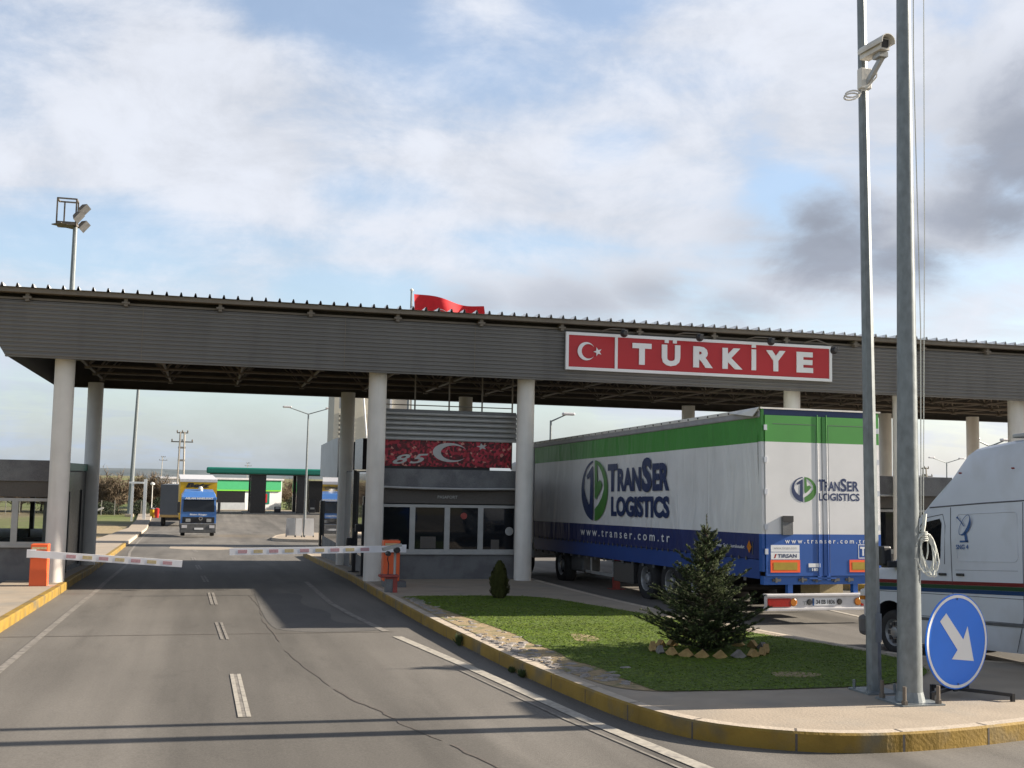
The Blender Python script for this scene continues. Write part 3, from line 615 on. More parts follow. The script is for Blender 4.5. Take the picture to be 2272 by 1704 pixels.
# ------------------------------------------------------------------ country sign on the fascia
sy = FY - .06
sg = thing('border_sign', (12.5, sy, 5.1), 'long red sign with white lettering and crescent on the fascia', 'sign')
mb = MB(); mb.box((8.78, sy - .05, 5.13), (16.28, sy + .01, 5.99)); mb.build('panel', 'signred', sg)
mb = MB(); X0, X1, Z0, Z1 = 8.72, 16.34, 5.07, 6.04; t = .075
mb.box((X0, sy - .08, Z0), (X1, sy, Z0 + t)); mb.box((X0, sy - .08, Z1 - t), (X1, sy, Z1)); mb.box((X0, sy - .08, Z0 + t), (X0 + t, sy, Z1 - t)); mb.box((X1 - t, sy - .08, Z0 + t), (X1, sy, Z1 - t)); mb.box((10.05, sy - .078, Z0 + t), (10.05 + t, sy, Z1 - t))
mb.build('frame', 'signwhite', sg)
mb = MB()
lz = 5.28; lh = .56
for ch_, xa, xb in (('T', 10.53, 11.06), ('U', 11.35, 11.87), ('R', 12.24, 12.80), ('K', 13.08, 13.66), ('I', 13.93, 14.06), ('Y', 14.36, 14.93), ('E', 15.27, 15.76)):
    letter(mb, ch_, (xa, sy - .055, lz), X_, Z_, xb - xa, lh, .03, bold=.05)
for xx in (11.43, 11.66): mb.box((xx, sy - .085, lz + lh + .045), (xx + .11, sy - .055, lz + lh + .125))
mb.box((13.935, sy - .085, lz + lh + .045), (14.055, sy - .055, lz + lh + .125))
mb.build('lettering', 'signwhite', sg)
mb = MB(); crescent(mb, (9.27, sy - .055, 5.56), X_, Z_, .235, .03, star=True, sx=.31); mb.build('crescent_and_star', 'signwhite', sg)
# spotlights over the sign
for i, (xa, xb, lab) in enumerate(((9.72, 10.15, 'black spotlight on an arm above the crescent end of the sign'), (11.75, 12.25, 'small spotlight on an arm above the second letter of the red sign'), (13.82, 14.3, 'small spotlight on an arm above the middle of the red sign'), (15.55, 16.05, 'black spotlight hanging over the last letter of the red sign'))):
    l = thing('sign_spotlight', (xa, FY, 6.1), lab, 'spotlight', 'spotlights on arms over the red sign')
    dy = -.55 if i < 3 else -.75; dzz = 6.12 if i < 3 else 5.95
    mb = MB(); mb.tube([(xa, FY, 6.0), (xa, FY - .12, 6.12), (xa + .1, FY + dy * .7, 6.14), (xb, FY + dy, dzz)], .016, 6); mb.build('arm', 'gutter', l)
    mb = MB(); c = Vector((xb, FY + dy, dzz - .1)); mb.lathe(c, [(.0, -.09), (.06, -.09), (.10, .0), (.10, .06), (.0, .065)], axis='y', n=14); mb.box((c.x - .09, c.y - .02, c.z + .06), (c.x + .09, c.y + .03, c.z + .1)); mb.build('lamp_head', 'black', l)

# ------------------------------------------------------------------ booths
def window(mb_f, mb_g, x0, x1, z0, z1, y, t=.07):
    mb_f.box((x0, y - .05, z0), (x0 + t, y + .03, z1)); mb_f.box((x1 - t, y - .05, z0), (x1, y + .03, z1)); mb_f.box((x0 + t, y - .05, z0), (x1 - t, y + .03, z0 + t)); mb_f.box((x0 + t, y - .05, z1 - t), (x1 - t, y + .03, z1)); mb_g.box((x0 + t, y - .01, z0 + t), (x1 - t, y + .005, z1 - t))
def booth(name, label, x0, x1, y0, y1, ztop, zw0, zw1, wins, rail=None, par=.16, hollow=False):
    bz = gz(y0) + KH - .03; b = thing(name, ((x0 + x1) / 2, y0, bz), label, 'booth')
    zr = zw1 + .42
    mb = MB()
    mb.box((x0, y0, gz(y1) - .05), (x1, y1, zw0 - .06))               # base course
    if hollow:                                                   # glazed right through: one sees the field behind
        mb.box((x0, y0 + .25, zw0 - .06), (x0 + .2, y1, zw1 + .03)); mb.box((x1 - .2, y0 + .25, zw0 - .06), (x1, y1, zw1 + .03))
        for q in (-6.9, -5.2): mb.box((q, y1 - .2, zw0 - .06), (q + .12, y1, zw1 + .03))
    else: mb.box((x0, y0 + .25, zw0 - .06), (x1, y1, zw1 + .03))      # body behind the windows (dark room)
    mb.build('wall', 'granite', b)
    mb = MB(); mb.box((x0, y0 - .02, zw1 + .03), (x1, y1, zr)); mb.build('lintel', 'granited', b)
    # parapet, bowed forward a little
    mb = MB(); n = 14; v = []
    for i in range(n + 1):
        t = i / n; x = x0 - .02 + (x1 - x0 + .04) * t; yb = y0 - .05 - par * sin(pi * t); v += [(x, yb, zr - .02), (x, yb, ztop), (x, y0 + .3, ztop), (x, y0 + .3, zr - .02)]
    mb.add(v, [(4 * i + j, 4 * i + 4 + j, 4 * i + 4 + (j + 1) % 4, 4 * i + (j + 1) % 4) for i in range(n) for j in range(4)] + [(0, 1, 2, 3), (4 * n + 3, 4 * n + 2, 4 * n + 1, 4 * n)])
    mb.box((x0, y0 + .3, zr), (x1, y1, ztop - .06)); mb.build('parapet', 'granite', b)
    mb = MB(); mb.box((x0, y0 - .07, zw0 - .06), (x1, y0 + .25, zw0)); mb.build('sill', 'alu', b)
    for (xa, xb) in wins:
        mf = MB(); mg = MB(); window(mf, mg, xa, xb, zw0, zw1, y0); w = mf.build('window_frame', 'alu', b); mg.build('pane', 'clear' if hollow else 'glass', w)
    return b
b1 = booth('customs_booth', 'grey stone booth with a row of windows between two white columns', 4.25, 7.85, 28.5, 43.0, 2.46, .36, 1.56, [(4.27, 5.08), (5.08, 5.98), (5.98, 6.86), (6.86, 7.83)])
mb = MB(); mb.tube([(4.03, 28.24, 2.0)] + [(4.03 + 3.85 * t / 12, 28.24 - .12 * sin(pi * t / 12), 2.0 - .03 * sin(pi * t / 12)) for t in range(1, 12)] + [(7.88, 28.24, 1.98)], .03, 8); mb.build('rail', 'alu', b1)
mb = MB(); letter(mb, 'PASAPORT', (5.72, 28.475, 1.72), X_, Z_, .52, .075, bold=.01); mb.build('lettering', 'alu', b1)
mb = MB(); mb.lathe((7.62, 28.44, .9), [(0, -.02), (.11, -.02), (.11, 0), (0, .01)], axis='y', n=18); mb.build('round_notice', 'alu', b1)
mb = MB(); mb.lathe((6.42, 28.485, 1.28), [(0, -.004), (.085, -.004), (.085, 0), (0, 0)], axis='y', n=18); mb.build('round_sticker', 'redpaint', b1)
for q_ in ((4.5, .5, .25, .18), (5.3, .45, .4, .3), (7.15, .42, .22, .26)):
    mb = MB(); mb.box((q_[0], 28.483, q_[1]), (q_[0] + q_[2], 28.488, q_[1] + q_[3])); mb.build('counter_notice', 'granited', b1)
# lane side of the booth: reflecting glass between dark posts, lowered panels
mb = MB(); mb.box((4.235, 29.3, .02), (4.245, 43.2, 2.36)); mb.build('side_glass', 'mirror', b1)
for (ya, yb, za, zb) in ((28.5, 29.25, -.3, 2.3), (30.9, 31.1, -.35, 1.7), (33.2, 33.6, -.35, 2.42), (37.0, 37.3, -.4, 2.42), (42.9, 43.2, -.6, 1.3)):
    mb = MB(); mb.box((4.15, ya, za), (4.232, yb, zb)); mb.build('side_post', 'blackcl', b1)
for bx_ in (((4.14, 31.3, 2.44), (4.6, 33.0, 3.3)), ((4.14, 36.6, 2.44), (4.6, 37.2, 3.35))): mb = MB(); mb.box(*bx_); mb.build('display_box', 'blackcl', b1)
mb = MB(); mb.add([(4.12, 37.3, 2.2), (4.12, 43.1, 2.2), (4.12, 43.1, 3.38), (4.12, 38.2, 3.5), (4.12, 37.3, 3.5), (4.2, 37.3, 2.2), (4.2, 43.1, 2.2), (4.2, 43.1, 3.38), (4.2, 38.2, 3.5), (4.2, 37.3, 3.5)], [(0, 4, 3, 2, 1), (5, 6, 7, 8, 9), (0, 1, 6, 5), (1, 2, 7, 6), (2, 3, 8, 7), (3, 4, 9, 8), (4, 0, 5, 9)]); mb.build('side_panel', 'lgrey', b1)
# lane-side posts and equipment in front of the glass
for (x, y, h, lab) in ((4.0, 29.6, 1.85, 'black upright reader post nearest the barrier beside the middle booth'), (4.02, 31.6, 1.2, 'shorter black reader post further along the middle booth')):
    p = thing('reader_post', (x, y, gz(y) + KH - .01), lab, 'post', 'black reader posts along the middle booth'); z0 = gz(y) + KH - .01
    mb = MB(); mb.box((x - .05, y - .05, z0 + .03), (x + .05, y + .05, z0 + h), ch=.008); mb.build('upright', 'black', p)
    mb = MB(); mb.box((x - .14, y - .13, z0), (x + .14, y + .13, z0 + .03)); mb.build('foot_plate', 'black', p)
    mb = MB(); mb.box((x - .22, y - .08, z0 + h * .62), (x - .05, y + .08, z0 + h * .62 + .2), ch=.02); mb.build('reader_box', 'black', p)
b2 = booth('customs_booth', 'low grey stone booth behind the left white column', -9.5, -3.5, 28.5, 37.6, 2.47, .50, 1.58, [(-8.3, -7.0), (-7.0, -5.7), (-5.7, -4.28), (-4.28, -3.52)], par=.05, hollow=True)
mb = MB(); mb.box((-8, 29.6, .44), (-3.8, 30.6, .62)); mb.box((-4.45, 29.8, .62), (-4.15, 30.1, .80)); mb.box((-6.3, 29.8, .62), (-5.9, 30.1, .95)); mb.build('desk', 'black', b2)
mb = MB(); mb.box((-3.49, 28.75, -.3), (-3.475, 37.4, 2.2)); mb.build('side_glass', 'blackcl', b2)
for y in (31.5, 34.5):
    mb = MB(); mb.box((-3.47, y, -.4), (-3.43, y + .16, 1.7)); mb.build('side_post', 'black', b2)
mb = MB(); mb.box((-3.475, 29.0, 2.24), (-3.45, 37.4, 2.44)); mb.build('side_trim', 'station', b2)
b3 = booth('customs_booth', 'grey stone booth seen between the trailer and the white van', 16.2, 21.0, 28.6, 43.0, 2.55, .4, 1.6, [(16.3, 17.8), (17.8, 19.3), (19.3, 20.8)])
mb = MB(); mb.tube([(18.95, 28.22, 2.0), (15.52, 28.22, 2.0)], .03, 8); mb.build('rail', 'alu', b3)
# louvred screen and crowd banner hung over the middle booth
lv = thing('louvre_screen', (6.1, 28.6, 3.28), 'grey louvred metal screen hung under the canopy above the banner', 'screen')
for i in range(6):
    z = 3.92 - i * .128; mb = MB(); mb.add([(4.2, 28.44, z - .055), (7.78, 28.44, z - .055), (7.78, 28.60, z + .05), (4.2, 28.60, z + .05), (4.2, 28.44, z - .03), (7.78, 28.44, z - .03), (7.78, 28.58, z + .068), (4.2, 28.58, z + .068), (4.2, 28.45, z - .085), (7.78, 28.45, z - .085)], [(0, 3, 2, 1), (4, 5, 6, 7), (0, 1, 5, 4), (2, 3, 7, 6), (1, 2, 6, 5), (3, 0, 4, 7), (8, 9, 1, 0)]); mb.build('blade', 'alu', lv)
for x in (5.1, 6.0, 6.88, 7.7):
    mb = MB(); mb.tube([(x, 28.66, 2.5), (x, 28.66, 5.0)], .022, 6); mb.build('hanger', 'gutter', lv)
mb = MB(); mb.tube([(4.2, 28.66, 4.1), (7.7, 28.66, 4.1)], .015, 6); mb.build('hanger_rail', 'gutter', lv)
# banner: red crowd print
m = bpy.data.materials.new('crowd_print'); m.use_nodes = True; t = m.node_tree; bs = t.nodes['Principled BSDF']; bs.inputs['Roughness'].default_value = .6
tcn = t.nodes.new('ShaderNodeTexCoord'); spx = t.nodes.new('ShaderNodeSeparateXYZ'); t.links.new(tcn.outputs['Object'], spx.inputs[0])
vo = t.nodes.new('ShaderNodeTexVoronoi'); vo.inputs['Scale'].default_value = 17; t.links.new(tcn.outputs['Object'], vo.inputs[0])
cr = t.nodes.new('ShaderNodeValToRGB'); cr.color_ramp.interpolation = 'CONSTANT'; e = cr.color_ramp.elements; e[0].position = 0; e[0].color = (.10, .008, .012, 1); e[1].position = .3; e[1].color = (.30, .015, .03, 1)
for p, c in ((.5, (.055, .008, .01, 1)), (.66, (.42, .03, .05, 1)), (.78, (.22, .012, .02, 1)), (.88, (.50, .20, .16, 1)), (.93, (.35, .02, .03, 1))):
    q = e.new(p); q.color = c
sc_ = t.nodes.new('ShaderNodeSeparateColor'); t.links.new(vo.outputs['Color'], sc_.inputs[0]); t.links.new(sc_.outputs[0], cr.inputs[0]); t.links.new(cr.outputs[0], bs.inputs['Base Color']); MT['crowd'] = m
bn = thing('banner', (6.0, 28.52, 2.5), 'red crowd print banner with grey crescent, star and number above the booth windows', 'banner')
mb = MB(); mb.box((4.15, 28.5, 2.53), (7.66, 28.53, 3.24)); mb.build('printed_sheet', 'crowd', bn)
mb = MB(); mb.box((4.15, 28.56, 2.44), (7.1, 28.6, 2.56)); mb.build('lower_batten', 'black', bn)
mb = MB(); R = Vector((.97, 0, 0)); U = Z_
crescent(mb, (6.02, 28.49, 2.90), Vector((1.85, 0, -.10)), Vector((.12, 0, 1)), .245, 0, sr=.78, star=False)
sp = []
for k in range(10):
    rr = .12 if k % 2 == 0 else .05; a = pi / 2 + k * pi / 5 + .2; sp.append((rr * 1.25 * cos(a), rr * .8 * sin(a)))
mb.poly(sp, (6.86, 28.49, 3.07), X_, Z_, 0)
letter(mb, '85', (4.48, 28.488, 2.57), Vector((1, 0, .05)).normalized(), Vector((.9, 0, 1)), .78, .25, bold=.02, spacing=1.25)
mb.build('emblem_print', 'alu', bn)
# ------------------------------------------------------------------ barriers
def barrier(x0, x1, y, zb, ztop, arm, label, rightbase=False):
    b = thing('barrier_gate', ((x0 + x1) / 2, y, zb), label, 'barrier', 'orange barrier gates across the lane')
    mb = MB(); mb.box((x0, y - .17, zb + (.14 if rightbase else 0)), (x1, y + .17, ztop), ch=.015); mb.build('cabinet', 'orange', b)
    mb = MB(); mb.box((x0 + .03, y - .178, ztop - .11), (x1 - .03, y - .171, ztop - .06)); mb.build('cabinet_badge', 'dullyel', b)
    if rightbase: mb = MB(); mb.box((x0 + .02, y - .3, zb), (x1 + .14, y + .2, zb + .14)); mb.build('plinth', 'granite', b)
    (xa, za, xb, zb2) = arm; ya = y - .235; t = .058
    d = Vector((xb - xa, 0, zb2 - za)); L = d.length; d.normalize(); up = Vector((-d.z, 0, d.x)); 
    if up.z < 0: up = -up
    A = Vector((xa, ya, za)); mb = MB(); mb.bar(A, A + d * L, .05, .15); am = mb.build('arm', 'whitebar', b)
    s = .75; k = 0
    while s < L - .15:
        w = .2; c = A + d * (s + w / 2); mb = MB(); mb.bar(A + d * s, A + d * (s + w), .056, .075); mb.build('reflector', 'dullred' if k % 2 == 0 else 'dullyel', am); s += .34; k += 1
    mb = MB(); mb.box((min(xa, xb) if False else xa - .07 if xb > xa else xa - .1, y - .19, za - .09), (xa + .12, y - .17, za + .09)); mb.build('arm_mount', 'whitebar', b)
    return b
barrier(-3.66, -3.30, 26.9, gz(26.9) + KH - .01, .62, (-3.66, .42, -.46, .20), 'orange barrier gate on the left pavement with its striped arm lowered')
barrier(4.0, 4.38, 26.2, gz(26.2) + KH - .01, .78, (4.40, .60, .55, .52), 'orange barrier gate beside the middle booth with its striped arm lowered', True)
# short red pedestal with the reader cameras
px_, py_ = 3.95, 24.6; z0 = gz(py_) + KH - .01
pd = thing('camera_pedestal', (px_, py_, z0), 'worn red metal pedestal carrying two small cameras before the right barrier', 'camera pedestal')
mb = MB(); mb.box((px_ - .12, py_ - .1, z0), (px_ + .03, py_ + .1, z0 + .30)); mb.build('lower_cabinet', 'granite', pd)
mb = MB(); mb.box((px_ + .035, py_ - .11, z0), (px_ + .13, py_ + .1, z0 + .33)); mb.box((px_ - .13, py_ - .12, z0 + .30), (px_ + .034, py_ + .1, z0 + .325)); mb.build('side_plate', 'redpaint', pd)
mb = MB(); mb.box((px_ - .26, py_ - .16, z0 + .335), (px_ + .15, py_ + .12, z0 + .39), ch=.01); mb.build('shelf', 'redpaint', pd)
mb = MB(); mb.tube([(px_ + .08, py_, z0 + .39), (px_ + .08, py_, z0 + .98)], .028, 8); mb.build('mast', 'alu', pd)
mb = MB(); mb.tube([(px_ - .06, py_ + .03, z0 + .39), (px_ - .05, py_ + .03, z0 + .6), (px_ - .08, py_ + .02, z0 + .72), (px_ - .06, py_, z0 + .86)], .012, 6); mb.build('cable', 'black', pd)
for (dx, dz, s) in ((.11, .86, .07), (-.08, .78, .055)):
    mb = MB(); mb.lathe((px_ + dx, py_ - .08, z0 + dz + .06), [(0, -.1), (s * .8, -.1), (s, 0), (s, .12), (0, .12)], axis='y', n=12); c = mb.build('camera_head', 'black', pd)
mb = MB(); mb.bar((px_ - .2, py_ - .06, z0 + .93), (px_ + .2, py_ - .02, z0 + 1.03), .16, .06); mb.build('sun_shield', 'alu', pd)

# ------------------------------------------------------------------ poles, road sign
def flange(mb, x, y, z0, r): mb.box((x - r, y - r, z0), (x + r, y + r, z0 + .02))
z0 = gz(11.15) + KH - .005; xa, ya = 7.215, 11.2
cp = thing('camera_pole', (xa, ya, z0), 'slim galvanised pole carrying the surveillance camera', 'pole')
mb = MB(); mb.tube([(xa, ya, z0 + .02), (xa - .13, ya, z0 + 9.6)], [.083, .044], 8); mb.build('shaft', 'galv', cp, smooth=True)
mb = MB(); flange(mb, xa, ya, z0, .2); fl = mb.build('base_plate', 'galv', cp)
for sx in (-1, 1):
    for s_ in (-1, 1): mb = MB(); mb.tube([(xa + sx * .155, ya + s_ * .155, z0 + .02), (xa + sx * .155, ya + s_ * .155, z0 + .11)], .016, 6); mb.build('anchor_bolt', 'galv', fl)
mb = MB(); mb.box((xa - .03, ya - .084, z0 + .55), (xa + .045, ya - .07, z0 + .86)); mb.build('hatch', 'galv', cp)
z0 = gz(10.55) + KH - .005; xa, ya = 7.22, 10.55
fp = thing('flagpole', (xa, ya, z0), 'thick galvanised flagpole bolted to the pavement with coiled white rope', 'flagpole')
mb = MB(); mb.tube([(xa, ya, z0 + .02), (xa, ya, z0 + 2), (xa + .0, ya, z0 + 12.5)], [.13, .112, .04], 20); mb.build('shaft', 'galv', fp, smooth=True)
mb = MB(); mb.lathe((xa, ya, z0), [(.155, .02), (.132, .12)], n=20); mb.build('foot_collar', 'galv', fp)
mb = MB(); flange(mb, xa, ya, z0, .25); fl = mb.build('base_plate', 'galv', fp)
for sx in (-1, 1):
    for s_ in (-1, 1): mb = MB(); mb.tube([(xa + sx * .2, ya + s_ * .2, z0 + .02), (xa + sx * .2, ya + s_ * .2, z0 + .2)], .02, 8); mb.lathe((xa + sx * .2, ya + s_ * .2, z0 + .02), [(.035, 0), (.035, .04), (0, .04)], n=6); mb.build('anchor_bolt', 'steeld', fl)
mb = MB(); rn = random.Random(5)
hx, hy, hz = xa + .10, ya - .08, z0 + 1.95
mb.tube([(hx, hy, hz - .02), (hx + .02, hy, hz + 2), (hx - .02, hy + .02, hz + 5), (xa + .16, ya, z0 + 12)], .006, 5); mb.tube([(hx + .03, hy, hz), (hx + .08, hy, hz + 3), (hx + .12, hy + .02, hz + 6), (xa + .2, ya, z0 + 12)], .005, 5)
mb.build('halyard', 'rope', fp)
mb = MB()
for k in range(9):
    w = .06 + .06 * rn.random(); l = .36 + .13 * rn.random(); cx = hx + .03 + rn.uniform(-.03, .03); sk = rn.uniform(.0, .22) if k % 2 else rn.uniform(-.06, .05); pts = []
    for i in range(17):
        a = 2 * pi * i / 16; pts.append((cx + w * sin(a) + sk * (1 - cos(a)) / 2, hy - .02 + rn.uniform(-.012, .012), hz - .18 - l * (1 - cos(a)) / 2))
    mb.tube(pts, .0075, 5, caps=False)
for k in range(5): mb.lathe((hx + .025, hy - .01, hz - .26 + k * .022), [(.035, -.008), (.042, 0), (.035, .008)], n=10)
mb.tube([(hx, hy, hz - .28), (hx + .02, hy - .02, hz - .1), (hx + .05, hy, hz + .02)], .02, 6)
mb.build('rope_coil', 'rope', fp)
# cctv camera: hangs from the pole
zc0 = gz(11.15) + KH; cx, cy = 7.06, 11.12
cc = thing('surveillance_camera', (6.98, 11.05, 6.8), 'beige surveillance camera with sunshield looking out from the slim pole', 'camera')
def P(px): return px
mb = MB(); mb.box((6.99, 11.03, 6.76), (7.13, 11.115, 7.0), ch=.01); mb.build('wall_bracket', 'column', cc)
mb = MB(); mb.bar((7.08, 11.05, 6.82), (7.15, 10.86, 7.07), .055, .045); mb.box((7.08, 10.80, 7.06), (7.19, 10.94, 7.115)); mb.build('support_arm', 'alu', cc)
hd = Vector((.10, -.98, .02)).normalized(); c0 = Vector((7.10, 10.92, 7.20)); sd = hd.cross(Z_).normalized(); up = sd.cross(hd).normalized()
def housing(mb, l0, l1, w, h0, h1, mi=0):
    vs = [c0 + hd * l + sd * (i * w) + up * j for l in (l0, l1) for (i, j) in ((-1, h0), (1, h0), (1, h1), (-1, h1))]
    mb.add(vs, [(3, 2, 1, 0), (4, 5, 6, 7), (0, 1, 5, 4), (1, 2, 6, 5), (2, 3, 7, 6), (3, 0, 4, 7)], mi)
mb = MB(); housing(mb, -.19, .17, .062, -.085, .045); mb.build('housing', 'column', cc)
mb = MB(); n = 10; vs = []
for l in (-.19, .235):
    for rr in (.092, .083):
        for i in range(n + 1):
            a = pi * (-.08 + 1.16 * i / n); vs.append(c0 + hd * l + sd * (cos(a) * rr) + up * (sin(a) * rr * .95 - .01))
k = n + 1; fs = []
for i in range(n): fs += [(i, i + 1, 2 * k + i + 1, 2 * k + i), (k + i + 1, k + i, 3 * k + i, 3 * k + i + 1), (i + 1, i, k + i, k + i + 1), (2 * k + i, 2 * k + i + 1, 3 * k + i + 1, 3 * k + i)]
mb.add(vs, fs); mb.build('sunshield', 'column', cc)
mb = MB(); housing(mb, .171, .176, .046, -.065, .028); mb.build('lens_window', 'black', cc)
mb = MB(); pts = []
for i in range(34):
    a = 2 * pi * i / 16; pts.append((6.88 + .10 * cos(a) + i * .001, 11.06, 6.64 + .045 * sin(a) + .025 * cos(a) + i * .002))
pts += [(7.05, 11.05, 6.74), (7.15, 10.97, 6.88), (7.17, 10.98, 7.10)]
mb.tube(pts, .010, 6); mb.build('cable', 'column', cc)
# keep-right disc on its low stand
xs_, ys_ = 7.93, 10.72; z0 = gz(ys_) + KH - .004
rs = thing('road_sign', (xs_, ys_, z0), 'round blue sign with a white arrow pointing down to the right', 'road sign')
n_ = Vector((.275, -.961, 0)); R = Vector((.961, .275, 0)); cz = z0 + .08 + .515; c = Vector((xs_, ys_, cz))
def disc(rr, d, m, name, r_in=0):
    mb = MB(); k = 56
    pts = [(rr * cos(2 * pi * i / k), rr * sin(2 * pi * i / k)) for i in range(k)]
    if r_in:
        q = [(r_in * cos(2 * pi * i / k), r_in * sin(2 * pi * i / k)) for i in range(k)]; vs = [c + R * x + Z_ * y + n_ * d for x, y in pts + q]
        mb.add(vs, [(i, (i + 1) % k, k + (i + 1) % k, k + i) for i in range(k)])
    else: mb.poly(pts, c + n_ * (d - .012), R, Z_, .012)
    return mb.build(name, m, rs)
disc(.51, 0, 'signblue', 'disc'); disc(.497, .003, 'signwhite', 'white_ring', .466)
mb = MB(); ar = [(-.33, .27), (-.23, .37), (.13, .01), (.16, .19), (.27, -.26), (-.16, -.24), (.02, -.10)]
ar = [(-.305, .245), (-.195, .335), (.105, .015), (.185, .165), (.29, -.245), (-.105, -.20), (.0, -.10)]
ar = [(x * .92, y * .92) for x, y in ar]
mb.poly(ar, c + n_ * .002, R, Z_, .0025); mb.build('arrow', 'signwhite', rs)
for s_, m_ in ((.49, 1), (-.49, 1)): mb = MB(); mb.lathe(c + Z_ * s_ * .93 + n_ * .004, [(.012, -.003), (.012, .006), (0, .006)], axis='y', n=8); mb.build('bolt', 'galv', rs)
mb = MB(); bz = z0 + .075
for (a, b) in (((-.33, -.22), (.42, -.18)), ((-.30, .22), (.33, .06))):
    pass
for (dx, dy, ex, ey) in ((-.42, -.14, .36, .33), (-.12, .28, .42, -.34)):
    mb.bar((xs_ + dx, ys_ + dy, bz), (xs_ + ex, ys_ + ey, bz), .035, .035)
    for (fx, fy) in ((dx, dy), (ex, ey)): mb.box((xs_ + fx - .018, ys_ + fy - .018, z0), (xs_ + fx + .018, ys_ + fy + .018, bz + .015))
mb.box((xs_ - .02, ys_ + .03, bz - .02), (xs_ + .02, ys_ + .06, cz + .1)); mb.build('stand', 'black', rs)
# ------------------------------------------------------------------ vehicles
def wheel(parent, c, r=.50, w=.30, side=-1, deep=.10, dual=False, rimr=.56, nut=True):
    """wheel with its outer face toward side*x"""
    c = Vector(c); mb = MB(); x0, x1 = (0, w) if side < 0 else (-w, 0)
    xo = 0.0; s = side
    P = [(r * rimr, -s * .02), (r * .80, 0), (r * .95, -s * .015), (r, -s * .06), (r, -s * (w - .06)), (r * .95, -s * (w - .01)), (r * rimr, -s * w), (0, -s * w)]
    mb.lathe(c, P, axis='x', n=32); ty = mb.build('tyre', 'rubber', parent, smooth=True)
    mb = MB(); rr = r * rimr
    mb.lathe(c, [(rr, -s * .015), (rr * .93, -s * .03), (rr * .86, -s * deep), (rr * .45, -s * deep), (rr * .40, -s * deep * .35), (rr * .3, -s * deep * .2), (0, -s * deep * .15)], axis='x', n=24); rm = mb.build('rim', 'rim', ty, smooth=True)
    mb = MB()
    for k in range(10):
        a = 2 * pi * k / 10; q = c + Vector((-s * deep * .9, rr * .66 * cos(a), rr * .66 * sin(a))); mb.box((q.x - .012, q.y - .03, q.z - .03), (q.x + .012, q.y + .03, q.z + .03))
    mb.build('rim_slots', 'chassis', rm)
    return ty
# --- curtain-sided trailer (own coordinates: x right, y forward, z up, origin on the road under its rear left corner)
tr = thing('semi_trailer_truck', (9.97, 19.07, -.34), 'green, white and blue curtain-sided trailer truck waiting in the lane under the canopy', 'truck', rot=(radians(-1.3), 0, radians(2.0)))
TW = 2.55; TL = 13.6
mb = MB(); n = 60
vs = []; zs = [1.2, 1.67, 2.1, 2.6, 3.0, 3.375, 3.6, 3.84]
for i in range(n + 1):
    y = .10 + (TL - .2) * i / n
    for j, z in enumerate(zs): vs.append((.012 * sin(y * 2.1 + j) * (1 if 0 < j < 7 else .2) - .0 , y, z))
k = len(zs); mb.add(vs, [(i * k + j, i * k + j + 1, (i + 1) * k + j + 1, (i + 1) * k + j) for i in range(n) for j in range(k - 1)])
cu = mb.build('side_curtain', 'curtain', tr, smooth=True)
mb = MB(); mb.add([(TW, .1, 1.2), (TW, TL - .1, 1.2), (TW, TL - .1, 3.84), (TW, .1, 3.84)], [(0, 1, 2, 3)]); mb.build('side_curtain', 'curtain', tr)
mb = MB(); letter(mb, 'T', (-.026, 7.56, 2.50), -Y_, Z_, .62, .68, bold=.05)
letter(mb, 'RAN', (-.026, 6.93, 2.50), -Y_, Z_, 1.42, .56, bold=.05)
letter(mb, 'S', (-.026, 5.46, 2.47), -Y_, Z_, .55, .80, bold=.05)
letter(mb, 'ER', (-.026, 4.86, 2.50), -Y_, Z_, .90, .62, bold=.05)
letter(mb, 'LOGISTICS', (-.026, 7.34, 1.89), -Y_, Z_, 3.38, .49, bold=.05)
mb.build('lettering', 'navy', cu)
mb = MB(); emblem(mb, (-.026, 9.42, 1.76), -Y_, Z_, 1.86, 1.55); mb.build('emblem', ['navy', 'green'], cu)
mb = MB(); letter(mb, 'w w w . t r a n s e r . c o m . t r', (-.026, 9.46, 1.37), -Y_, Z_, 5.52, .17, bold=.012)
letter(mb, 'TRANSER bir Fevzi Gandur Grubu kurulusudur.', (-.026, 2.75, 1.38), -Y_, Z_, 2.15, .065, bold=.01); mb.build('web_lettering', 'signwhite', cu)
mb = MB(); mb.poly([(0, -.12), (.09, 0), (0, .12), (-.09, 0)], (-.026, .43, 1.42), -Y_, Z_, .002); mb.build('hazard_diamond', 'lampamb', cu)
mb = MB(); mb.box((-.012, .33, 1.28), (-.002, .35, 1.52)); mb.build('strap', 'chgrey', cu)
# roof, rails, boards
mb = MB(); mb.box((-.03, .02, 3.84), (TW + .03, TL, 3.99), ch=.03); mb.build('roof', 'tarpgrey', tr)
mb = MB(); mb.box((-.04, .0, 3.955), (-.031, TL, 4.02)); 
for i in range(30): mb.box((-.052, .25 + i * .45, 3.97), (-.041, .29 + i * .45, 4.0), 1)
mb.build('roof_edge', ['column', 'chassis'], tr)
mb = MB(); mb.add([(-.05, -.05, 4.03), (-.05, 1.15, 4.0), (-.16, .55, 3.92), (-.12, .1, 3.86), (0.02, -.06, 4.04), (.02, 1.2, 4.03)], [(0, 1, 2), (0, 2, 3), (4, 5, 1), (4, 1, 0)]); mb.add([(-.06, -.05, 4.02), (-.06, 1.15, 3.99), (-.15, .55, 3.915), (-.11, .1, 3.855)], [(2, 1, 0), (3, 2, 0)]); mb.build('loose_flap', 'column', tr)
mb = MB(); mb.box((.01, .12, .84), (.03, TL - .1, 1.19)); mb.box((TW - .03, .12, .84), (TW - .01, TL - .1, 1.19)); mb.build('side_board', 'sideboard', tr)
mb = MB()
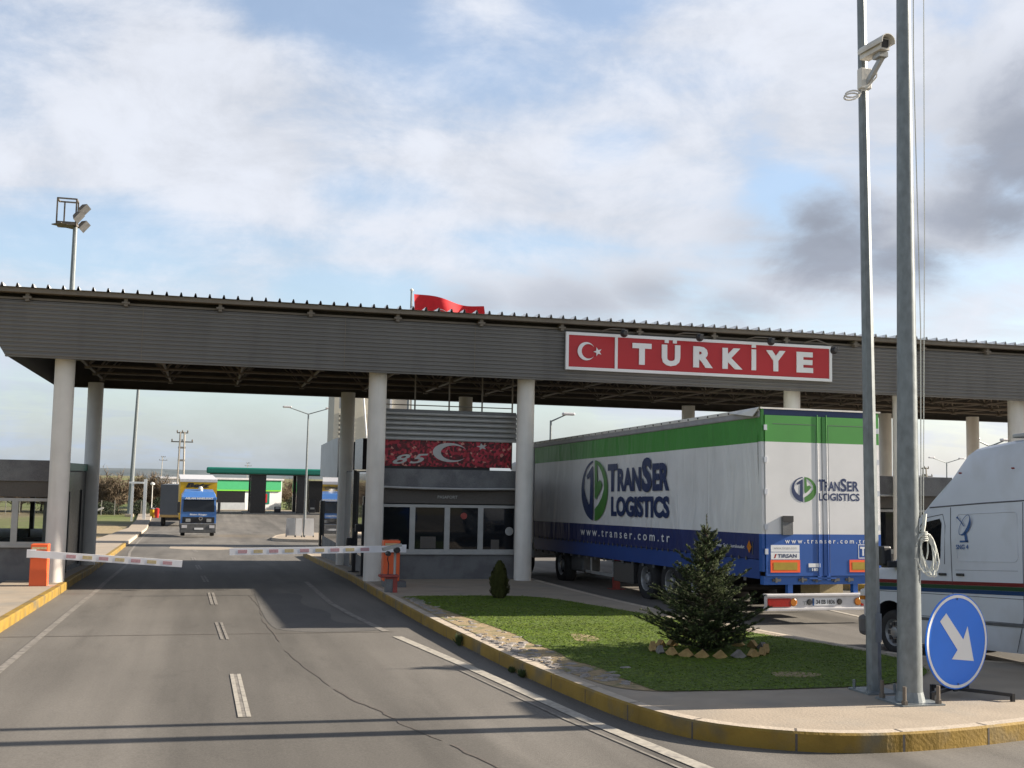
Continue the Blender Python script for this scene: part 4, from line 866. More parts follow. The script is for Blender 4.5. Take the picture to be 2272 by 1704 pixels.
for i in range(44): mb = MB(); mb.box((-.022, .55 + i * .29, 1.17), (-.008, .59 + i * .29, 1.235)); mb.build('curtain_buckle', 'chgrey', tr)
for i in range(22): mb = MB(); mb.box((-.012, .6 + i * .6, .78), (.008, .68 + i * .6, .845)); mb.build('rope_hook', 'chgrey', tr)
mb = MB(); mb.box((.03, .1, 1.05), (TW - .03, TL, 1.19)); mb.box((.75, .2, .80), (.87, TL - .3, 1.05)); mb.box((1.68, .2, .80), (1.80, TL - .3, 1.05))
for i in range(12): mb.box((.1, .6 + i * 1.1, .93), (TW - .1, .7 + i * 1.1, 1.05))
mb.box((.6, 3.2, .35), (1.95, 5.6, .7)); mb.build('chassis', 'chassis', tr)
# rear frame and doors
for xx in (0, TW - .055): mb = MB(); mb.box((xx, -.02, .98), (xx + .055, .1, 4.0)); mb.build('corner_post', 'doorprint', tr)
mb = MB(); mb.box((.055, -.02, 3.89), (TW - .055, .1, 4.0)); mb.build('rear_header', 'navy', tr)
for xx in (.2, .75, 1.05, 1.45, 1.75, 2.25): mb = MB(); mb.box((xx, -.04, .80), (xx + .17, -.011, .85)); mb.box((xx + .05, -.05, .78), (xx + .09, -.0401, .87)); mb.build('door_latch', 'chgrey', tr)
mb = MB(); mb.box((-.03, -.05, 4.0), (TW + .03, .15, 4.03)); mb.build('rear_roof_trim', 'column', tr)
for (xa, xb) in ((.065, TW / 2 - .008), (TW / 2 + .008, TW - .065)):
    mb = MB(); mb.box((xa, -.045, .90), (xb, .0, 3.885)); d = mb.build('rear_door', 'doorprint', tr)
    mb = MB()
    rx = xb - .09 if xa < 1 else xa + .09
    mb.tube([(rx, -.05, .84), (rx, -.05, 3.92)], .008, 8); mb.box((rx - .04, -.06, .82), (rx + .04, -.046, .90)); mb.box((rx - .22, -.06, .84), (rx + .16, -.05, .87)); mb.build('lock_rod', 'doorprint', d)
    mb = MB(); x2 = xa + .16 if xa < 1 else xb - .16; x3 = xb - .13 if xa < 1 else xa + .13
    a, b = sorted((x2, x3)); mb.box((a, -.047, 3.72), (b, -.0455, 3.73)); mb.box((x3 - .003, -.0465, .95), (x3 + .003, -.0455, 3.72)); mb.build('panel_line', 'vanline', d)
    hx_ = xa if xa < 1 else xb
    for z in (1.3, 1.75, 2.4, 3.0, 3.6): mb = MB(); mb.box((hx_ - .03, -.07, z), (hx_ + .03, -.046, z + .10)); mb.build('hinge', 'vanwhite', d)
# rear graphics
rt = thing
def rp(name, m, a, b, parent=tr):
    mb = MB(); mb.box(a, b); return mb.build(name, m, parent)
mb = MB(); emblem(mb, (.61, -.049, 2.27), X_, Z_, .53, .47); mb.build('emblem', ['navy', 'green'], tr)
mb = MB(); 
letter(mb, 'T', (1.165, -.0475, 2.485), X_, Z_, .165, .215, bold=.03); letter(mb, 'RAN', (1.315, -.0475, 2.485), X_, Z_, .335, .18, bold=.03); letter(mb, 'S', (1.66, -.0475, 2.475), X_, Z_, .14, .25, bold=.03); letter(mb, 'ER', (1.81, -.0475, 2.485), X_, Z_, .26, .19, bold=.03)
letter(mb, 'LOGISTICS', (1.19, -.0475, 2.30), X_, Z_, .89, .145, bold=.03); mb.build('lettering', 'navy', tr)
mb = MB(); letter(mb, 'w w w . t r a n s e r . c o m . t r', (.46, -.0475, 1.50), X_, Z_, 1.72, .075, bold=.012); mb.build('web_lettering', 'signwhite', tr); mb = MB(); letter(mb, 'TIR', (2.07, -.05, 1.27), X_, Z_, .30, .17, bold=.04)
mb.box((2.03, -.0475, 1.22), (2.42, -.046, 1.235)); mb.box((2.03, -.0475, 1.47), (2.42, -.046, 1.485)); mb.box((2.03, -.0475, 1.235), (2.042, -.046, 1.47)); mb.build('transit_plate', 'signwhite', tr)
rp('toolbox', 'granite', (.385, -.10, 1.66), (.60, -.046, 2.0)); rp('toolbox_lid', 'chassis', (.38, -.115, 1.9), (.605, -.1005, 2.01))
p = rp('notice_plate', 'signwhite', (.16, -.05, 1.345), (.76, -.046, 1.47)); mb = MB(); letter(mb, 'www.tirsan.com', (.22, -.052, 1.39), X_, Z_, .48, .05); mb.build('print', 'alu', p)
p = rp('notice_plate', 'signwhite', (.16, -.05, 1.205), (.76, -.046, 1.335)); mb = MB(); letter(mb, 'TIRSAN', (.30, -.052, 1.235), X_, Z_, .40, .07, bold=.03); mb.build('print', 'navy', p); mb = MB(); mb.poly([(0, 0), (.03, 0), (.06, .075), (.03, .075)], (.22, -.0502, 1.23), X_, Z_, .001); mb.build('print', 'lampred', p)
for xa in (.15, 1.83):
    p = rp('reflector_plate', 'reflor', (xa, -.051, .965), (xa + .62, -.046, 1.195)); rp('reflector_centre', 'reflye', (xa + .06, -.054, 1.01), (xa + .56, -.0515, 1.15), p)
p = rp('notice_plate', 'signwhite', (.95, -.05, 1.06), (1.20, -.046, 1.13)); rp('print', 'vanblue', (.95, -.05, .985), (1.20, -.046, 1.055)); mb = MB(); letter(mb, '185', (1.02, -.052, .99), X_, Z_, .13, .055, bold=.03); mb.build('print', 'signwhite', p)
# rear underside
rp('rear_beam', 'blue', (.03, -.01, .74), (TW - .03, .12, .895))
mb = MB(); 
for x in (.55, 1.95): mb = MB(); mb.box((x, .02, .52), (x + .1, .12, .74)); mb.build('bumper_stay', 'blue', tr)
mb = MB(); mb.box((.02, -.14, .53), (TW - .02, .03, .575), ch=.008); mb.box((.02, -.13, .27), (TW - .02, .02, .32), ch=.008); mb.box((.02, -.10, .32), (TW - .02, -.03, .53)); bp = mb.build('rear_bumper', 'silver', tr)
for xa in (.05, 1.92):
    o_ = 0 if xa < 1 else .10
    p = rp('tail_lamp', 'lampred', (xa + o_, -.125, .345), (xa + .47 + o_, -.101, .5)); 
    mb = MB(); xx = xa + .53 if xa < 1 else xa + .03; mb.lathe((xx, -.10, .425), [(.075, -.02), (.06, -.03), (0, -.03)], axis='y', n=16); mb.build('indicator', 'lampamb', p)
p = rp('number_plate', 'signwhite', (1.0, -.108, .36), (1.48, -.101, .49)); mb = MB(); letter(mb, '34 EB 1836', (1.06, -.110, .385), X_, Z_, .40, .08, bold=.03); mb.build('characters', 'black', p); rp('country_band', 'vanblue', (.985, -.11, .36), (1.02, -.1085, .49), p)
mb = MB(); letter(mb, 'TP', (.78, -.103, .37), X_, Z_, .13, .07, bold=.02); mb.build('bumper_lettering', 'alu', bp)
for x in (.92, 1.56): mb = MB(); mb.lathe((x, -.10, .425), [(.055, -.012), (.045, -.03), (0, -.03)], axis='y', n=14); mb.build('rubber_buffer', 'chassis', bp)
rp('spare_crate', 'dullyel', (1.78, .9, .46), (2.3, 1.6, .72))
# wheels and side gear
for y in (2.75, 4.06, 5.37):
    for (x, s) in ((.03, -1), (TW - .03, 1)): wheel(tr, (x, y, .50), .5, .36, s, .12)
    mb = MB(); mb.tube([(.3, y, .5), (TW - .3, y, .5)], .07, 8); mb.build('axle', 'chassis', tr)
for (y0, y1) in ((1.9, 2.1), (6.0, 6.08)):
    for x in (.02, TW - .42): mb = MB(); mb.box((x, y0, .22 if y0 < 3 else .35), (x + .4, y0 + .03, .8)); mb.build('mudflap', 'rubber', tr)
mb = MB(); mb.box((.05, 6.1, .32), (.75, 7.35, .80), ch=.02); mb.build('pallet_box', 'granited', tr)
mb = MB(); mb.box((.06, 7.45, .40), (.09, 9.3, .47)); mb.box((.06, 7.4, .40), (.09, 7.46, .8)); mb.box((.06, 8.9, .40), (.09, 8.96, .8)); mb.build('side_guard', 'alu', tr)
mb = MB(); mb.box((.35, 8.0, .06), (.5, 8.15, .95)); mb.box((.25, 7.9, .04), (.6, 8.25, .07)); mb.build('landing_leg', 'redpaint', tr)
mb = MB(); mb.box((2.05, 8.0, .06), (2.2, 8.15, .95)); mb.build('landing_leg', 'redpaint', tr)
# tractor in front
for (y, s_) in ((11.2, 0), (14.9, 0)):
    for (x, s) in ((.04, -1), (TW - .04, 1)): wheel(tr, (x, y, .5), .5, .32, s, .10)
mb = MB(); mb.box((.12, 9.7, .38), (.65, 10.6, .85), ch=.06); mb.build('fuel_tank', 'chgrey', tr)
mb = MB(); mb.box((.8, 9.6, .7), (1.75, 15.8, .95)); mb.build('tractor_frame', 'chassis', tr)
mb = MB(); mb.box((.03, 13.9, .55), (TW - .03, 16.1, 3.5), ch=.12); cb = mb.build('cab', 'white', tr)
mb = MB(); mb.box((.5, 13.7, 3.0), (2.1, 13.89, 3.4)); mb.build('wind_deflector', 'white', tr)
# mailing: front wall of the trailer
rp('front_wall', 'white', (.0, TL, 1.0), (TW, TL + .05, 3.95))

# --- broadcast van (own coordinates: origin on the road under the front left wheel)
vn = thing('van', (10.02, 15.07, -.265), 'white high-roofed van with red, green and blue stripes behind the round blue sign', 'van', rot=(radians(-3.9), 0, radians(4.7)))
def van_shell():
    bm = bmesh.new(); st = []
    # stations: y, z_low, z_top, half width at belt, half width top, nose flag
    S_ = [(.86, .42, .80, .74, .66), (.80, .34, 1.02, .86, .80), (.62, .26, 1.20, .95, .88), (.30, .23, 1.33, .985, .88), (-.02, .22, 1.42, .99, .86), (-.20, .22, 1.60, .99, .84), (-.42, .22, 1.83, .99, .82), (-.62, .22, 2.02, .99, .81), (-.93, .22, 2.30, .99, .80), (-1.25, .22, 2.60, .99, .79), (-1.58, .22, 2.93, .99, .78), (-1.68, .22, 2.98, .99, .78), (-1.85, .22, 3.0, .99, .78), (-2.4, .22, 3.03, .99, .79), (-3.2, .22, 3.05, .99, .79), (-4.2, .22, 3.05, .99, .79), (-4.72, .22, 3.03, .985, .79), (-4.80, .26, 2.95, .95, .76)]
    rings = []
    for (y, zl, zt, wb, wt) in S_:
        belt = min(1.35, zl + (zt - zl) * .75); r_ = []
        pts = [(wb - .06, zl), (wb - .015, zl + .10), (wb, .62 if zt > 1.1 else zl + .2), (wb, belt * .8 + .1), (wb, belt)]
        if zt > 1.9:
            gtr = min(2.16, zt - .1); k = (gtr - belt) / 1.0
            wg = wb - .055 * k; pts += [(wb - .012, belt + (gtr - belt) * .5), (wg, gtr)]
        else: wg = wb; pts += [(wb - .004, belt + .01), (wb - .008, belt + .02)]
        gtr = pts[-1][1]; h = zt - gtr
        pts += [(wg - (wg - wt) * .18, gtr + h * .35), (wg - (wg - wt) * .5, gtr + h * .68), (wt - .02, zt - .08 * min(1, h)), (wt - .10, zt - .022 * min(1, h * 2)), (wt * .6, zt), (0, zt + .012)]
        full = [(-x, z) for x, z in pts] + [(x, z) for x, z in pts[::-1][1:]]
        rings.append([bm.verts.new((x + .99, y, z)) for x, z in full])
    n = len(rings[0])
    for a, b in zip(rings[:-1], rings[1:]):
        for i in range(n - 1): bm.faces.new((a[i], b[i], b[i + 1], a[i + 1]))
        bm.faces.new((a[n - 1], b[n - 1], b[0], a[0]))
    bm.faces.new(rings[0]); bm.faces.new(rings[-1][::-1])
    bmesh.ops.recalc_face_normals(bm, faces=bm.faces[:])
    return bm
bm = van_shell(); me = bpy.data.meshes.new('b'); bm.to_mesh(me); bm.free(); vb = bpy.data.objects.new('body', me); COL.objects.link(vb)
cut = MB()
for y in (0.0, -3.75):
    for (x0c, x1c) in ((-.2, .42), (1.56, 2.2)):
        c = Vector((0, y, .36)); k = 28; vs = []
        for x in (x0c, x1c): vs += [(x, y + .47 * cos(2 * pi * i / k), .34 + .47 * sin(2 * pi * i / k)) for i in range(k)]
        cut.add(vs, [tuple(range(k))[::-1], tuple(range(k, 2 * k))] + [(i, (i + 1) % k, k + (i + 1) % k, k + i) for i in range(k)])
co_ = cut.build('cutter', 'chassis'); 
bmc = bmesh.new(); bmc.from_mesh(co_.data); bmesh.ops.recalc_face_normals(bmc, faces=bmc.faces[:]); bmc.to_mesh(co_.data); bmc.free()
md = vb.modifiers.new('b', 'BOOLEAN'); md.operation = 'DIFFERENCE'; md.object = co_; md.solver = 'EXACT'
dg = bpy.context.evaluated_depsgraph_get(); dg.update(); me2 = bpy.data.meshes.new_from_object(vb.evaluated_get(dg))
bpy.data.objects.remove(vb); bpy.data.objects.remove(co_)
me2.materials.clear(); me2.materials.append(MT['vanwhite']); me2.materials.append(MT['chassis'])
for p in me2.polygons:
    c = p.center; mi = 0
    for y in (0.0, -3.75):
        if abs(sqrt((c.y - y) ** 2 + (c.z - .34) ** 2) - .465) < .03 and (.02 < c.x < 1.96): mi = 1
        if (abs(c.x - .42) < .01 or abs(c.x - 1.56) < .01): mi = 1
    p.material_index = mi; p.use_smooth = True
me2.set_sharp_from_angle(angle=radians(28))
body = bpy.data.objects.new('body', me2); COL.objects.link(body); body.parent = vn; ORG[body.name] = Vector((0, 0, 0)); me2.name = 'van_body'
def side_x(z, y=-2):  # x of the left skin at height z
    if z < 1.35: return .0
    if z < 1.755: return .012 * (z - 1.35) / .405
    return .012 + .033 * (z - 1.755) / .405
def skin(pts, m, name, parent, off=.004, closed=True):
    mb = MB(); P2 = [Vector((side_x(z) - off, y, z)) for y, z in pts]
    tri = tessellate_polygon([[Vector((y, z, 0)) for y, z in pts]])
    mb.add(P2, [tuple(t) for t in tri]); mb.add(P2, [tuple(t)[::-1] for t in tri]); return mb.build(name, m, parent)
def seam(pts, name='panel_seam', parent=vn, r=.006, m='vanline'):
    mb = MB(); mb.tube([(side_x(z) - .001, y, z) for y, z in pts], r, 5); return mb.build(name, m, parent)
seam([(-.95, 2.165), (-2, 2.185), (-4.7, 2.20)], 'roof_joint', r=.010)
seam([(-1.38, 2.15), (-1.38, 1.755), (-1.38, 1.35), (-1.37, .55), (-1.30, .24)]); seam([(-2.72, 2.17), (-2.72, 1.755), (-2.70, 1.35), (-2.66, .7), (-2.5, .24)])
seam([(-.02, 1.36), (-.30, 1.36), (-.30, .9), (-.42, .6)])
seam([(-1.30, 1.0), (-.1, .99)], r=.003); seam([(.4, .95), (-4.7, .90)], r=.004); seam([(-.55, .62), (-3.2, .60)], r=.004); seam([(-1.45, 1.28), (-2.6, 1.28)], r=.002)
for (y0, y1) in ((-1.50, -2.62), (-2.86, -4.4)):
    r_ = .07; pts = []
    for (cy_, cz_, a0) in ((y0 - r_, 2.05 - r_, 0), (y1 + r_, 2.05 - r_, 90), (y1 + r_, 1.40 + r_, 180), (y0 - r_, 1.40 + r_, 270)):
        for q in range(4): a = radians(a0 + q * 30); pts.append((cy_ + r_ * cos(a), cz_ + r_ * sin(a)))
    pts.append(pts[0]); seam(pts, 'panel_pressing', r=.007, m='vanwhite')
mb = MB(); mb.box((-.022, -1.27, 1.20), (-.001, -1.12, 1.235), ch=.006); mb.build('door_handle', 'black', vn)
mb = MB(); mb.box((-.026, -1.62, 1.20), (-.001, -1.48, 1.235), ch=.006); mb.build('door_handle', 'black', vn)
mb = MB(); mb.box((-.012, -3.2, .56), (.0, -.52, .60), ch=.003); mb.build('side_rub_strip', 'chgrey', vn)
# windows
skin([(-.36, 1.44), (-.62, 1.72), (-.88, 1.96), (-1.16, 2.0), (-1.2, 1.93), (-1.16, 1.44), (-1.1, 1.40)], 'glass', 'side_window', vn, .006)
seam([(-.30, 1.40), (-.60, 1.74), (-.86, 2.02), (-1.22, 2.06), (-1.27, 1.9), (-1.24, 1.36)], 'door_frame', r=.006)
mb = MB()
def wz(y): 
    T = [(.30, 1.33), (-.02, 1.42), (-.20, 1.60), (-.42, 1.83), (-.62, 2.02), (-.93, 2.30)]
    for (a, za), (b, zb) in zip(T[:-1], T[1:]):
        if b <= y <= a: return za + (zb - za) * (a - y) / (a - b)
vs = []
ws = [(-.10, .86), (-.20, .84), (-.42, .82), (-.62, .80), (-.80, .78)]
for y, w in ws: vs += [(.99 - w + .05, y + .02, wz(y) + .012), (.99 + w - .05, y + .02, wz(y) + .012)]
mb.add(vs, [(2 * i, 2 * i + 1, 2 * i + 3, 2 * i + 2) for i in range(4)]); mb.build('windscreen', 'glass', vn)
mb = MB()
for s_ in (0, 1):
    pts = [(.99 + (w - .01) * (1 if s_ else -1), y + .005, wz(y) - .02) for y, w in ws]; mb.tube(pts, .022, 6)
mb.build('pillar_trim', 'white', vn)
# stripes
for i, (z0_, z1_, m_) in enumerate(((1.075, 1.125, 'vanred'), (1.02, 1.073, 'vangreen'), (.965, 1.018, 'vanblue'))):
    mb = MB(); mb.add([(-.006, .28, z0_), (-.006, -4.7, z0_), (-.006, -4.7, z1_), (-.006, .28, z1_)], [(0, 3, 2, 1), (0, 1, 2, 3)]); mb.build('stripe', m_, vn)
# dish emblem and lettering
mb = MB(); R = -Y_; DO = (side_x(1.75) - .008, -1.52, 1.60)
def pp(pts): mb.poly(pts, DO, R, Z_, .001)
def ell(t, k=1.0): # tilted dish rim
    a_, b_ = .165 * k, .062 * k; x = a_ * cos(t); y = b_ * sin(t); c_, s_ = cos(radians(52)), sin(radians(52)); return (.15 + x * c_ - y * s_, .30 + x * s_ + y * c_)
ring = [ell(2 * pi * i / 32) for i in range(33)]
for a_, b_ in zip(ring[:-1], ring[1:]):
    d_ = Vector((b_[0] - a_[0], b_[1] - a_[1])); d_.normalize(); n2 = Vector((-d_.y, d_.x)) * .004
    pp([(a_[0] - n2.x, a_[1] - n2.y), (b_[0] - n2.x, b_[1] - n2.y), (b_[0] + n2.x, b_[1] + n2.y), (a_[0] + n2.x, a_[1] + n2.y)])
low = [ell(pi + pi * i / 14) for i in range(15)]; out_ = [(x + .035 * sin(pi * i / 14), y - .03 * sin(pi * i / 14)) for i, (x, y) in enumerate(low)]
pp(low + out_[::-1])
pp([(.02, .40), (.032, .41), (.155, .285), (.145, .275)]); pp([(.0, .405), (.03, .425), (.045, .40), (.02, .385)])
pp([(.135, .20), (.175, .21), (.21, .06), (.15, .06)]); pp([(.04, .06), (.21, .06), (.21, .085), (.05, .085)])
letter(mb, 'SNG 4', (side_x(1.6) - .01, -1.49, 1.565), R, Z_, .24, .065, bold=.02); mb.build('dish_emblem', 'vanblue', vn)
# mirror, lamps, grille, bumper, sills
mb = MB(); mb.box((-.21, -.28, 1.30), (.02, -.10, 1.40), ch=.02); mb.box((-.26, -.24, 1.33), (-.10, -.08, 1.62), ch=.03); mb.build('wing_mirror', 'black', vn)
mb = MB(); mb.box((1.96, -.28, 1.30), (2.19, -.10, 1.40), ch=.02); mb.box((2.08, -.24, 1.33), (2.24, -.08, 1.62), ch=.03); mb.build('wing_mirror', 'black', vn)
mb = MB(); mb.box((.08, .55, .24), (1.90, .93, .56), ch=.07); mb.build('front_bumper', 'chgrey', vn)
for x in (.10, 1.58): mb = MB(); mb.box((x, .70, .72), (x + .3, .86, .96), ch=.04); mb.build('headlight', 'silver', vn)
mb = MB(); mb.box((.45, .78, .62), (1.53, .875, .86), ch=.02); mb.build('grille', 'black', vn)
mb = MB(); mb.box((-.012, .60, .80), (.02, .70, .86)); mb.build('side_marker', 'lampamb', vn)
for y in (-1.62, -2.6): mb = MB(); mb.lathe((.035, y, 2.62), [(.0, -.02), (.012, -.02), (.012, .02)], axis='x', n=8); mb.build('roof_bolt', 'redpaint', vn)
mb = MB(); mb.box((.35, -3.3, 3.055), (1.6, -2.3, 3.11), ch=.015); mb.box((.45, -4.5, 3.06), (1.5, -3.5, 3.3), ch=.03); mb.build('roof_equipment', 'alu', vn)
mb = MB(); mb.box((.15, -4.86, .30), (1.83, -4.78, .50), ch=.02); mb.build('rear_bumper', 'chgrey', vn)
for (y, dz) in ((0, 0), (-3.75, -.03)):
    for (x, s) in ((.035, -1), (1.945, 1)):
        wheel(vn, (x, y, .335 + dz), .335, .20, s, .05, rimr=.60)

# --- lorry on the far road (blue cab, yellow box) and a parked slate trailer
def cab_lorry(name, loc, rz, label):
    t = thing(name, loc, label, 'truck', rot=(radians(1.9), 0, rz)); w = 2.4      # front looks toward -y
    mb = MB(); mb.add([(.0, .0, .65), (w, .0, .65), (w, .0, 1.75), (0, .0, 1.75), (.06, .22, 2.75), (w - .06, .22, 2.75), (.0, 2.0, .65), (w, 2.0, .65), (.03, 2.0, 2.9), (w - .03, 2.0, 2.9), (.2, .5, 3.14), (w - .2, .5, 3.14), (.25, 1.9, 3.26), (w - .25, 1.9, 3.26)],
        [(0, 1, 2, 3), (3, 2, 5, 4), (4, 5, 11, 10), (10, 11, 13, 12), (0, 3, 4, 8, 6), (1, 7, 9, 5, 2), (4, 10, 12, 8), (5, 9, 13, 11), (6, 8, 12, 13, 9, 7), (0, 6, 7, 1)]); cab = mb.build('cab', 'cabblue', t)
    mb = MB(); mb.add([(.14, .035, 1.78), (w - .14, .035, 1.78), (w - .18, .205, 2.6), (.18, .205, 2.6)], [(0, 1, 2, 3)]); 
    for v in mb.v: v.y -= .06
    mb.build('windscreen', 'glass', t)
    mb = MB(); mb.box((.02, -.07, 2.62), (w - .02, .26, 2.80), ch=.02); vz = mb.build('sun_visor', 'cabblue', t)
    mb = MB(); letter(mb, 'ASLAN NAKLIYAT', (.25, -.074, 2.645), X_, Z_, 1.9, .14, bold=.07); mb.build('lettering', 'signwhite', vz)
    mb = MB(); letter(mb, 'Bizim Rizgar', (.62, -.012, 1.50), X_, Z_, 1.15, .15, bold=.03); mb.build('lettering', 'signwhite', cab)
    mb = MB(); mb.box((.12, -.02, 1.0), (w - .12, -.002, 1.42)); gr_ = mb.build('grille', 'black', t)
    for x in (.35, 1.75): mb = MB(); mb.box((x, -.04, 1.08), (x + .32, -.021, 1.3)); mb.build('fog_lamp', 'alu', gr_)
    mb = MB(); mb.lathe((w / 2 + .15, -.03, 1.32), [(.13, -.0), (.13, -.03), (.09, -.03), (.09, 0)], axis='y', n=20); mb.build('round_badge', 'chrome', t)
    mb = MB(); mb.box((-.03, -.12, .32), (w + .03, .35, .98), ch=.05); bm_ = mb.build('front_bumper', 'chgrey', t)
    mb = MB(); mb.box((.95, -.13, .55), (1.55, -.121, .68)); mb.build('number_plate', 'signwhite', bm_)
    for x in (.1, 1.95): mb = MB(); mb.box((x, -.14, .66), (x + .35, -.121, .86)); mb.build('headlight', 'silver', bm_)
    for x in (-.24, w + .06): mb = MB(); mb.box((x, -.05, 1.7), (x + .2, .08, 2.45), ch=.03); mb.build('wing_mirror', 'black', t)
    mb = MB(); mb.box((-.07, 2.5, 1.05), (w + .08, 11.5, 3.74)); bx_ = mb.build('box', 'truckyel', t)
    mb = MB(); mb.box((-.09, 2.46, 3.745), (w + .1, 11.55, 3.95)); mb.build('box_roof', 'silver', t)
    mb = MB(); letter(mb, 'Betz', (.3, 2.49, 3.34), X_, Z_, 1.75, .34, bold=.06, shear=.25); mb.build('lettering', 'black', bx_)
    mb = MB(); mb.lathe((1.3, 1.2, 3.32), [(.0, -.16), (.14, -.12), (.17, 0), (.1, .15), (0, .17)], axis='z', n=12); mb.build('roof_dome', 'column', t)
    for (y) in (1.2, 7.5, 8.9):
        for (x, s) in ((.05, -1), (w - .05, 1)): wheel(t, (x, y, .5), .5, .3, s, .1)
    mb = MB(); mb.box((.5, .8, .6), (1.9, 11, 1.0)); mb.build('chassis', 'chassis', t)
    return t
cab_lorry('lorry', (-1.66, 82.0, gz(82.0) + .02), radians(2), 'lorry with a blue cab and yellow box coming up the road')
t = thing('parked_trailer', (-4.55, 122, gz(122) + .02), 'slate grey box trailer parked behind the blue lorry', 'trailer', rot=(0, 0, radians(-3)))
mb = MB(); mb.box((0, 0, 1.0), (2.6, 12, 4.3)); mb.build('box', 'dgrey', t); mb = MB(); mb.box((0.02, -.03, .95), (2.58, -.001, 1.2)); mb.build('rear_sill', 'brick', t)
for y in (1.5, 2.9):
    for (x, s) in ((.05, -1), (2.55, 1)): wheel(t, (x, y, .5), .5, .3, s, .1)
mb = MB(); mb.box((.6, .3, .6), (2.1, 11.5, .99)); mb.build('chassis', 'chassis', t)
# ------------------------------------------------------------------ planting on the island
rg = random.Random(11)
def inside(p, poly):
    x, y = p; c = False; n = len(poly)
    for i in range(n):
        x1, y1 = poly[i]; x2, y2 = poly[(i + 1) % n]
        if (y1 > y) != (y2 > y) and x < (x2 - x1) * (y - y1) / (y2 - y1) + x1: c = not c
    return c
vs = []; fs = []
for i in range(80000):
    x = rg.uniform(3.95, 9.2); y = rg.uniform(11.45, 24)
    if not inside((x + rg.gauss(0, .05), y + rg.gauss(0, .06)), LAWN): continue
    if y > 18 and rg.random() < .35: continue
    z = gz(y) + KH + .01; a = rg.uniform(0, 6.283); h = rg.uniform(.003, .012) ; w = .006 + y * .0004; lx, ly = rg.uniform(-.05, .05), rg.uniform(-.05, .05); k = len(vs)
    vs += [(x - w * cos(a), y - w * sin(a), z), (x + w * cos(a), y + w * sin(a), z), (x + lx, y + ly, z + h)]; fs.append((k, k + 1, k + 2))
mb = MB(); mb.v = [Vector(v) for v in vs]; mb.f = fs; mb.mi = [0] * len(fs); o = mb.build('lawn_grass', 'blade'); o['kind'] = 'stuff'; o['label'] = 'short green lawn grass on the island'
# scattered flat stones along the kerb
mb = MB()
def stone(x, y, s, z):
    n = rg.randint(5, 7); a0 = rg.uniform(0, 6.28); pts = []
    for i in range(n): a = a0 + 2 * pi * i / n; r = s * rg.uniform(.6, 1.1); pts.append((x + r * cos(a), y + r * sin(a) * .8))
    h = rg.uniform(.004, .018) + s * .08; k = [(p[0], p[1], z) for p in pts] + [(x + (p[0] - x) * .8, y + (p[1] - y) * .8, z + h + rg.uniform(-.004, .004)) for p in pts]
    mb.add(k, [tuple(range(n, 2 * n))] + [(i, (i + 1) % n, n + (i + 1) % n, n + i) for i in range(n)])
for i in range(330):
    y = rg.uniform(11.95, 23.2); 
    xe = 4.03 + max(0, (15 - y)) * .10 + max(0, 13 - y) * .25; wdt = .5 if y < 14 else (.2 if y > 20 else .4)
    x = xe + abs(rg.gauss(0, 1)) * wdt * .5
    if 16.6 < y < 19.8 and rg.random() < .7: continue
    stone(x, y, rg.uniform(.025, .10), gz(y) + KH - .004)
for i in range(160):
    x = rg.uniform(-5.4, -4.3); y = rg.uniform(18, 28.2); stone(x, y, rg.uniform(.03, .1), gz(y) + .05)
o = mb.build('rubble', 'stone'); o['kind'] = 'stuff'; o['label'] = 'loose flat stones between kerb and grass'
# weeds in the kerb joints
for (x, y, s, lab) in ((3.80, 17.0, .16, 'weed tuft growing against the yellow kerb beside the dry verge'), (3.90, 14.3, .07, 'small weed at the foot of the yellow kerb beside the lawn'), (3.93, 13.9, .09, 'small dark weed at the kerb nearest the road crack')):
    mb = MB(); z = gz(y) + .02
    for i in range(70):
        a = rg.uniform(0, 6.28); r = s * rg.uniform(.2, .9); hh = s * rg.uniform(.4, 1.2); b = (x + rg.uniform(-.02, .02), y + rg.uniform(-.05, .05), z); t_ = (b[0] + r * cos(a) * .6, b[1] + r * sin(a), z + hh); w = .012
        mb.add([b, ((b[0] + t_[0]) / 2 + w, (b[1] + t_[1]) / 2, (b[2] + t_[2]) / 2), t_, ((b[0] + t_[0]) / 2 - w, (b[1] + t_[1]) / 2, (b[2] + t_[2]) / 2)], [(0, 1, 2, 3)])
    tag(mb.build('weed', 'weed', org=(x, y, z)), lab, 'weed', 'weeds along the kerb')
